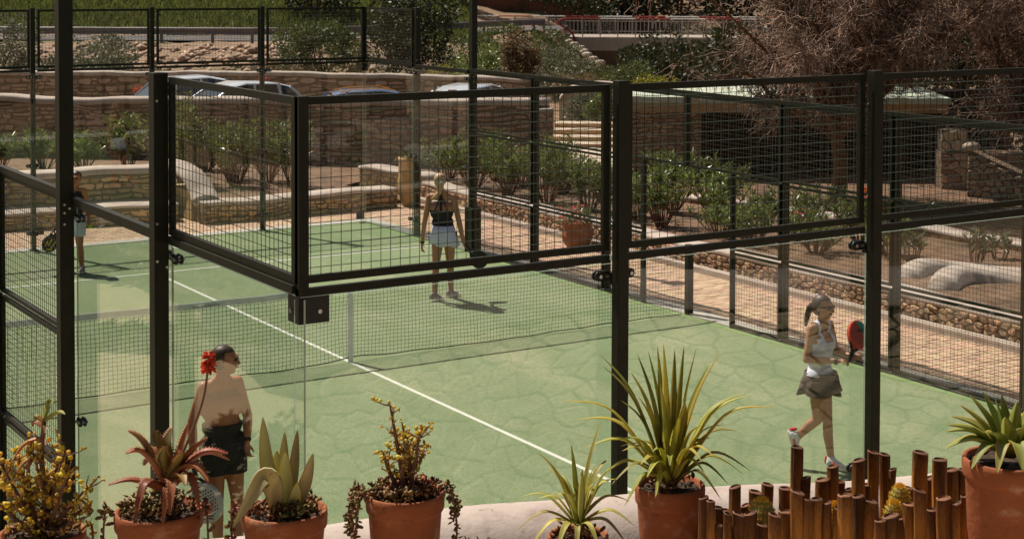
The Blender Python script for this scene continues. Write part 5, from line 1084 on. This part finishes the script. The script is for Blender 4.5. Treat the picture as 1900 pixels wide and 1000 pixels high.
def jade(o, c, s, tips, nsub, nl, mat='jade', r0_=.012, size=.019, spread=.05):
    """woody succulent: main stems to the tips, twigs off them, small round leaves on the twigs"""
    c = Vector(c); nodes = []
    for (du, dv, aw) in tips:
        tip = c+RT*(du*s)+Vz*(dv*s)+AW*aw; b0 = c+RT*RS.uniform(-.015, .015)+AW*RS.uniform(-.015, .015)-Vz*.03; mid = b0.lerp(tip, .5)+RT*RS.uniform(-.02, .02)+Vz*RS.uniform(-.01, .02); pts = bez([b0, mid, tip], 6)
        m = MB(); m.tube(pts, [r0_*(1-.75*j/(len(pts)-1)) for j in range(len(pts))], 7); br_ = m.build('branch', X['stem'], o); nodes += pts[7:]*2; m = MB()
        for j in range(nsub):
            a = random.choice(pts[4:]); d = Vector(RS.normal(size=3)); d.z = abs(d.z)*.8+.2; d.normalize(); b_ = a+d*spread*RS.uniform(.5, 1.4); m.tube([a, a.lerp(b_, .5)+Vector(RS.normal(size=3))*.006, b_], [.0036, .003, .0018], 4); nodes += [a.lerp(b_, .5), b_, b_]
        m.build('twigs', X['stem'], br_, kind='stuff')
    A = np.array([list(p) for p in nodes]); k_ = RS.randint(0, len(A), nl); V_, F_ = disc_leaves(A[k_]+RS.normal(size=(nl, 3))*.004, RS.normal(size=(nl, 3))+np.array([0, 0, .25]), size*RS.uniform(.65, 1.3, nl), size*.85*RS.uniform(.7, 1.2, nl)); np_mesh('foliage', V_, F_, X[mat], o, kind='stuff')
def plant(name, c, r, label, cat='potted plant', h_=None):
    c = Vector(c); o = empty(name, (c.x, c.y, LZ), label, cat, 'terracotta pots along the ledge'); pot(o, c, r, h_ or c.z-LZ); return o, c
# scale: metres per photo pixel at each pot
# --- yellow jade at far left, with a lanky aloe stem
sA = 5.8/3065.6
o, c = plant('potted_jade', (-6.838, -12.036, 2.675), .148, 'leftmost terracotta pot with a yellow leaved jade bush and a lanky leafy stem')
jade(o, c, sA, [(-75, 125, .0), (-45, 100, .06), (-10, 150, -.03), (25, 140, .05), (45, 150, .0), (60, 120, -.06), (-60, 60, -.08), (5, 90, .1), (95, 55, -.03), (-30, 140, .03), (-85, 80, .05), (88, 85, -.02)], 11, 460, size=.027, spread=.055)
jade(o, c, sA, [(98, 40, -.06), (60, 20, -.1), (-20, 25, -.11)], 6, 70, size=.02, spread=.04)
lank = bez([c-Vz*.03, c+Vz*.12+RT*.01, c+RT*.0+Vz*.27, c+RT*.012+Vz*.40], 5); m = MB(); m.tube(lank, [.012-.004*i/(len(lank)-1) for i in range(len(lank))], 7); m.build('lanky_stem', X['stem'], o)
for (a, b_, aw, z0, w_, mt) in [(12, 245, .02, .39, .036, 'agave'), (50, 222, -.03, .385, .030, 'agave'), (-22, 190, .03, .36, .026, 'aloe'), (-50, 130, -.03, .33, .03, 'aloe'), (-45, 100, -.05, .27, .028, 'aloe'), (-2, 150, .05, .30, .028, 'aloe'), (15, 190, -.05, .35, .03, 'aloeg'), (-15, 118, -.06, .25, .025, 'aloe'), (-12, 205, .0, .38, .028, 'aloeg')]:
    b0 = c+RT*.01+Vz*z0; tip = c+RT*(a*sA)+Vz*(b_*sA)+AW*aw; blade(o, [b0, b0.lerp(tip, .5)+Vz*.02+RT*(.01 if a > 0 else -.012), tip], w_, (X[mt], X['agedge']), fold=.5, thick=.16)
ground_succ(o, c, .13, 90); trailing(o, [c+RT*.13-AW*.02-Vz*.01, c+RT*.17+Vz*.03, c+RT*.185-Vz*.03-AW*.02], 18, 'jade', .022)
# --- red aloe
o, c = plant('potted_aloe', (-6.498, -12.266, 2.755), .152, 'terracotta pot with a reddish toothed aloe and one red flower spike')
ab = c+Vz*.075+RT*.03
m = MB(); m.tube([c-Vz*.03+RT*.01, ab], [.022, .018], 9); m.build('stem', X['stem'], o)
for (a, b_, aw, w_, up_, mt) in [(-62, 143, -.02, .044, .05, 'aloe'), (-58, 108, -.07, .042, .05, 'aloe'), (-92, 48, -.06, .034, .03, 'aloe'), (-30, 88, .08, .04, .06, 'aloe'), (5, 135, .08, .046, .02, 'aloeg'), (40, 148, .05, .04, .01, 'aloe'), (85, 130, -.02, .044, .03, 'aloe'), (118, 95, .02, .046, .05, 'aloe'), (98, 62, -.10, .04, .06, 'aloe'), (112, 72, .09, .036, .06, 'aloe'), (60, 60, -.13, .042, .05, 'aloeg'), (82, 8, -.10, .044, .09, 'aloe'), (-32, -5, -.14, .046, .085, 'aloe'), (35, 10, -.16, .042, .08, 'aloe'), (-15, 138, .02, .044, .03, 'aloeg'), (12, 120, -.05, .05, .015, 'aloeg'), (68, 20, .12, .036, .08, 'aloe'), (-50, 60, .1, .036, .06, 'aloe'), (45, 110, -.06, .046, .02, 'aloeg'), (20, -10, -.15, .036, .07, 'aloe')]:
    tip = c+RT*((a+8)*sA)+Vz*((b_+5)*sA)+AW*aw; hb = .03*RS.uniform(0, 1); b0 = ab+Vz*(hb if b_ > 60 else -.02)
    mid = b0.lerp(tip, .52)+Vz*up_+RT*(.012 if a > 15 else -.012); blade(o, [b0, mid, tip], w_*1.05, (X[mt], X['aloe']), fold=.55, thick=.17, teeth=1, n=10)
st = bez([ab, c+RT*.105+Vz*.24-AW*.02, c+RT*.165+Vz*.40-AW*.03, c+RT*.185+Vz*.545-AW*.03], 7); m = MB(); m.tube(st, [.0055-.0015*i/(len(st)-1) for i in range(len(st))], 7); fs_ = m.build('flower_stalk', X['stem'], o)
V_, F_ = [], []; m = MB(); top = st[-1]
for i in range(64):
    t = RS.uniform(0, 1); a = RS.uniform(0, 2*PI); p0 = top-Vz*(.055*(1-t)-.012); el = .9*t-.55; d = (RT*math.cos(a)+AW*math.sin(a))*math.cos(el)+Vz*math.sin(el); ln_ = .034*(1-.35*t); m.tube([p0+d*.004, p0+d*ln_*.6-Vz*.002, p0+d*ln_-Vz*.004], [.0036, .0042, .0026], 5)
m.build('florets', X['red'], fs_, kind='stuff')
ground_succ(o, c, .14, 240); [trailing(o, [c+RT*a+AW*w0-Vz*.015, c+RT*a*1.25+AW*w0*1.2+Vz*.02, c+RT*a*1.32+AW*w0*1.3-Vz*.08, c+RT*a*1.3+AW*w0*1.3-Vz*.16], 34) for a, w0 in ((-.13, -.06), (.14, -.04))]
# --- pale agave
o, c = plant('potted_agave', (-6.134, -12.515, 2.757), .148, 'terracotta pot with upright pale grey green agave leaves edged in yellow')
for (a, b_, aw, w_, b1, mt) in [(-40, 172, .0, .056, -.03, 'sans'), (-5, 138, .05, .046, -.005, 'sans'), (5, 112, -.03, .066, 0, 'sans'), (55, 108, -.02, .05, .03, 'sans'), (18, 140, .06, .042, .01, 'sans'), (30, 60, -.06, .05, .02, 'sans'), (-35, 68, .05, .05, -.02, 'sans'), (-22, 100, .07, .06, -.02, 'sans')]:
    tip = c+RT*(a*sA)+Vz*(b_*sA)+AW*aw; b0 = c+RT*(b1*.35)-Vz*.03+AW*aw*.2; blade(o, [b0, b0.lerp(tip, .5)+RT*(b1*.5), tip], w_, (X[mt], X['agedge']), fold=.28, thick=.07, n=9, up=-AW+Vz*.1, prof=lambda t: (.75+.9*t if t < .28 else 1)*(1-max(0, (t-.35)/.65)**2.0))
b0 = c-RT*.02-AW*.03; blade(o, [b0, c-RT*.03+Vz*.10-AW*.06, c-RT*.055+Vz*.135-AW*.09, c-RT*.10+Vz*.06-AW*.12, c-RT*.15-Vz*.02-AW*.14], .075, (X['sans'], X['sans']), fold=.3, thick=.06, n=6, up=-AW+Vz*.6)
ground_succ(o, c, .135, 260); trailing(o, [c-RT*.13-AW*.03-Vz*.01, c-RT*.17-AW*.04+Vz*.01, c-RT*.175-AW*.05-Vz*.07, c-RT*.17-AW*.05-Vz*.13], 30)
# --- small upright jade with hanging succulents
sB = 5.8/3065.6
o, c = plant('potted_jade', (-5.784, -12.752, 2.82), .137, 'terracotta pot with a small upright yellow jade and succulents hanging over both sides')
jade(o, c, sB, [(-28, 160, 0), (-8, 118, .04), (30, 118, -.02), (25, 100, .05), (-38, 75, -.03), (12, 95, -.06), (32, 60, .06), (-22, 95, .07), (0, 80, 0)], 9, 300, size=.019, spread=.042)
ground_succ(o, c, .13, 420)
for a, w0, dr in ((-.125, -.05, .2), (-.14, .0, .15), (-.11, -.09, .22), (.13, -.03, .2), (.12, .03, .12), (-.13, -.02, .17)): trailing(o, [c+RT*a+AW*w0-Vz*.012, c+RT*a*1.25+AW*w0*1.2+Vz*.015, c+RT*a*1.42+AW*w0*1.3-Vz*dr*.5, c+RT*a*1.38+AW*w0*1.35-Vz*dr], 46, size=.026)
# --- strap leaved rosettes
def rosette(o, c, s, tips, w_, mats, sag=.04, base_r=.02, fold=.5, extra=0, er=(60, 120), thick=.04, upb=.3):
    c = Vector(c)
    for i in range(extra):
        a = RS.uniform(0, 2*PI); el = RS.uniform(.25, 1.35); L_ = RS.uniform(*er); tips = list(tips)+[(L_*math.cos(el)*math.cos(a), L_*math.sin(el), L_*math.cos(el)*math.sin(a)*s)]
    for (a, b_, aw) in tips:
        tip = c+RT*(a*s)+Vz*(b_*s)+AW*aw; h_ = Vector((tip.x-c.x, tip.y-c.y, 0)); hd_ = h_.normalized() if h_.length > 1e-4 else RT; b0 = c+hd_*base_r*RS.uniform(.3, 1)-Vz*.02
        mid = b0+(tip-b0)*.5+Vz*(sag+upb*h_.length*.35); blade(o, [b0, mid, tip], w_*RS.uniform(.8, 1.15), mats, fold=fold, thick=thick, n=7, prof=lambda t: min(1, .7+1.2*t)*(1-max(0, (t-.25)/.75)**1.5))
sC = 5.7/3065.6
o, c = plant('potted_yucca', (-5.339, -13.183, 2.708), .105, 'small terracotta pot with a spidery striped yellow green rosette low between two pots')
rosette(o, c+Vz*.06, sC, [(-78, 118, .02), (-15, 128, .05), (40, 170, .05), (75, 105, -.02), (-115, 30, .02), (-118, -22, -.05), (-90, -42, -.12), (-40, -48, -.15), (0, -55, -.17), (45, -50, -.16), (95, -40, -.1), (110, -18, -.02), (98, 15, .08), (70, 55, .1), (-60, 75, .1), (8, 95, -.03), (-30, 60, -.1), (55, 90, .12)], .028, (X['varieg'], X['yucca']), sag=.03, extra=8, er=(60, 110))
ground_succ(o, c, .09, 60)
sD = 5.9/3065.6
o, c = plant('potted_yucca', (-4.958, -13.197, 2.822), .125, 'tall terracotta pot with a big spiky yucca of long yellow green leaves')
rosette(o, c+Vz*.01, sD, [(-207, 150, -.02), (-128, 212, .03), (-135, 228, .08), (-92, 150, .0), (-42, 238, .05), (-25, 250, .02), (-14, 258, -.02), (8, 240, .05), (25, 250, .03), (48, 252, .0), (-62, 225, .1), (94, 240, .03), (145, 158, .02), (192, 142, -.02), (148, 30, -.08), (105, 12, -.12), (128, 85, .06), (-160, 62, -.02), (-180, 105, .05), (-90, 70, -.1), (75, 210, .08), (-110, 10, -.12), (60, 40, -.16), (-45, 35, -.18), (28, 165, -.08), (-20, 190, -.06), (140, 150, .1), (-75, 190, .12), (100, 120, -.1), (-150, -5, -.05), (-85, -25, -.14), (90, -10, -.15), (140, 5, .04), (-30, 0, -.2), (50, 95, .18)], .032, (X['yucca'], X['varieg']), sag=.03, extra=16, er=(80, 170), upb=.6)
ground_succ(o, c, .11, 40)
# --- big agave at the right edge
sE = 5.5/3065.6
o, c = plant('potted_agave', (-4.256, -14.154, 3.04), .158, 'largest terracotta pot at the right edge with a broad leaved green agave', h_=.65)
for (a, b_, aw, up_) in [(-122, 62, -.02, .03), (-128, 22, -.05, .045), (-118, 38, .05, .04), (-92, 92, .03, .02), (-72, 108, .05, .02), (-45, 112, .08, .01), (-30, 108, -.0, .01), (-12, 110, .05, .0), (12, 105, .0, .01), (40, 95, .02, .01), (60, 75, .05, .03), (75, 40, -.05, .05), (-85, -8, -.1, .06), (-45, -5, -.16, .07), (0, 0, -.17, .07), (50, 10, -.15, .06), (90, 60, 0, .04), (-60, 60, -.1, .03), (20, 70, -.1, .03), (-100, 60, .1, .03), (-20, 85, -.07, .02)]:
    tip = c+RT*((a*1.0)*sE)+Vz*((b_)*sE)+AW*aw; b0 = c+Vz*.0+RT*(a*.08*sE)+AW*aw*.1; blade(o, [b0, b0.lerp(tip, .5)+Vz*up_, tip], .056, (X['agave'], X['agedge']), fold=.45, thick=.12, n=9)
o = empty('succulent_clump', SD(-.47, 5.6, LZ), 'tiny dark green succulent clump peeping up in front of the plaster coping', 'plant'); V_, F_ = disc_leaves(np.array([list(SD(-.47, 5.6, 2.45))])+RS.normal(size=(600, 3))*np.array([.026, .022, .0])+np.stack([0*np.arange(600), 0*np.arange(600), RS.uniform(0, 1, 600)**.6*.235], -1), RS.normal(size=(600, 3))+np.array([0, 0, .8]), .022*RS.uniform(.7, 1.3, 600), .012*RS.uniform(.8, 1.2, 600)); np_mesh('foliage', V_, F_, X['olive'], o, kind='stuff')
# ================================================================== STAKE PLANTER WITH CACTI
pl = empty('stake_planter', SD(.9, 5.6, LZ), 'planter fenced with uneven dark brown wooden stakes in front of the coping', 'planter')
def stake(u, v, w_, D, tilt=0):
    S_ = (u-1148.8)*D/3065.6; z1 = CAM.z-D*((v-56.1)/3065.6+.0343); r_ = w_*D/3065.6/2; b0 = SD(S_-tilt, D+AW.x*0, LZ-.01); t0 = SD(S_, D, z1); n_ = 12; k_ = 7; m = MB(); pts = [b0.lerp(t0, i/(k_-1))+RT*RS.normal()*.0012 for i in range(k_)]
    sk = RS.uniform(-.35, .35); wob = [1+RS.normal()*.035 for _ in range(n_)]; vs = []
    for i, p in enumerate(pts):
        for j in range(n_): a = 2*PI*j/n_; vs.append(p+(RT*math.cos(a)+AW*math.sin(a))*r_*wob[j]*(1+.02*RS.normal())+(Vz*sk*r_*math.cos(a) if i == k_-1 else Vector()))
    m.add(vs, [(i*n_+j, i*n_+(j+1) % n_, (i+1)*n_+(j+1) % n_, (i+1)*n_+j) for i in range(k_-1) for j in range(n_)])
    b = (k_-1)*n_; tp = vs[b:]; c_ = sum(tp, Vector())/n_; m.m = 1; m.add(tp+[c_+(q-c_)*.8+Vz*.003 for q in tp]+[c_+(q-c_)*.68-Vz*.004 for q in tp], [(q*n_+j, q*n_+(j+1) % n_, (q+1)*n_+(j+1) % n_, (q+1)*n_+j) for q in (0, 1) for j in range(n_)]+[tuple(range(2*n_, 3*n_))])
    so_ = m.build('stake', [X['wood'], X['wend']], pl, smooth=False); at_ = so_.data.attributes.new('tip', 'FLOAT', 'POINT'); at_.data.foreach_set('value', np.array([(t0-Vector(v)).length for v in m.V], np.float32)); return so_
back = [(1485,835,23),(1503,893,18),(1371,910,22),(1410,920,26),(1431,906,22),(1465,913,25),(1533,896,26),(1554,871,21),(1568,900,18),(1583,914,16),(1602,859,24),(1628,844,21),(1650,848,21),(1665,876,14),(1717,844,28),(1753,857,27),(1735,892,25),(1775,876,26),(1798,877,20),(1618,905,18),(1390,945,20),(1352,955,20),(1695,911,22)]
front = [(1311,931,18),(1325,938,16),(1339,950,18),(1356,962,16),(1339,984,18),(1377,962,24),(1399,960,24),(1445,964,23),(1464,957,26),(1488,920,27),(1508,934,17),(1523,933,22),(1542,940,20),(1566,952,24),(1576,925,27),(1601,927,22),(1624,936,27),(1663,964,30),(1682,968,17),(1643,973,20),(1699,942,25),(1717,916,24),(1762,930,27),(1740,952,22),(1785,940,22),(1803,925,20),(1421,982,22)]
for u, v, w_ in back: stake(u, v, w_*1.05, 6.0+RS.uniform(-.05, .08), RS.uniform(-.012, .012))
for u, v, w_ in front: stake(u, v, w_*1.05, 5.52+RS.uniform(-.04, .05), RS.uniform(-.008, .008))
m = MB(); m.obox(SD(.78, 5.76, LZ+.10), RT*.44, AW*.17, Vz*.11); m.build('soil', X['potsoil'], pl)
def barrel(u, v, r_, D, h_, label):
    S_ = (u-1148.8)*D/3065.6; zt = CAM.z-D*((v-56.1)/3065.6+.0343); c = SD(S_, D, zt-h_); o = empty('barrel_cactus', c, label, 'cactus', 'golden cacti among the stakes'); n_ = 44; k_ = 9; m = MB(); vs = []; sp = MB()
    for i in range(k_):
        t = i/(k_-1); z = h_*t; rr = r_*math.sqrt(max(.02, 1-max(0, (t-.45)/.56)**2.4))*(.9+.1*min(1, t*3))
        for j in range(n_):
            a = 2*PI*j/n_; rib = 1 if j % 2 == 0 else .88; p = c+(RT*math.cos(a)+AW*math.sin(a))*rr*rib+Vz*z; vs.append(p)
            if j % 2 == 0 and i > 1:
                for q in range(3):
                    nrm = ((p-c)-Vz*(p-c).z*.5).normalized(); d = (nrm*.7+Vector(RS.normal(size=3))*.5+Vz*t*.7).normalized(); sp.tube([p, p+d*.010*RS.uniform(.7, 1.3)], [.0011, .0005], 3, cap=False)
    m.add(vs, [(i*n_+j, i*n_+(j+1) % n_, (i+1)*n_+(j+1) % n_, (i+1)*n_+j) for i in range(k_-1) for j in range(n_)]+[tuple(range((k_-1)*n_, k_*n_))]); m.build('body', X['cactus'], o, smooth=True)
    for i in range(160):
        rr = r_*.5*math.sqrt(RS.uniform(0, 1)); a = RS.uniform(0, 2*PI); p = c+Vz*(h_-.004)+(RT*math.cos(a)+AW*math.sin(a))*rr; d = (Vz+Vector(RS.normal(size=3))*.55).normalized(); sp.tube([p, p+d*.010], [.0011, .0005], 3, cap=False)
    sp.build('spines', X['spine'], o, kind='stuff')
barrel(1421, 934, .050, 5.72, .15, 'golden spined barrel cactus left of the tallest stakes'); barrel(1679, 907, .036, 5.76, .12, 'upper of the two golden cacti between stakes near the big agave pot'); barrel(1668, 937, .032, 5.66, .10, 'lower of the two golden cacti between stakes near the big agave pot'); barrel(1557, 941, .020, 5.72, .08, 'tiny orange gold cactus half hidden amid the front stakes')
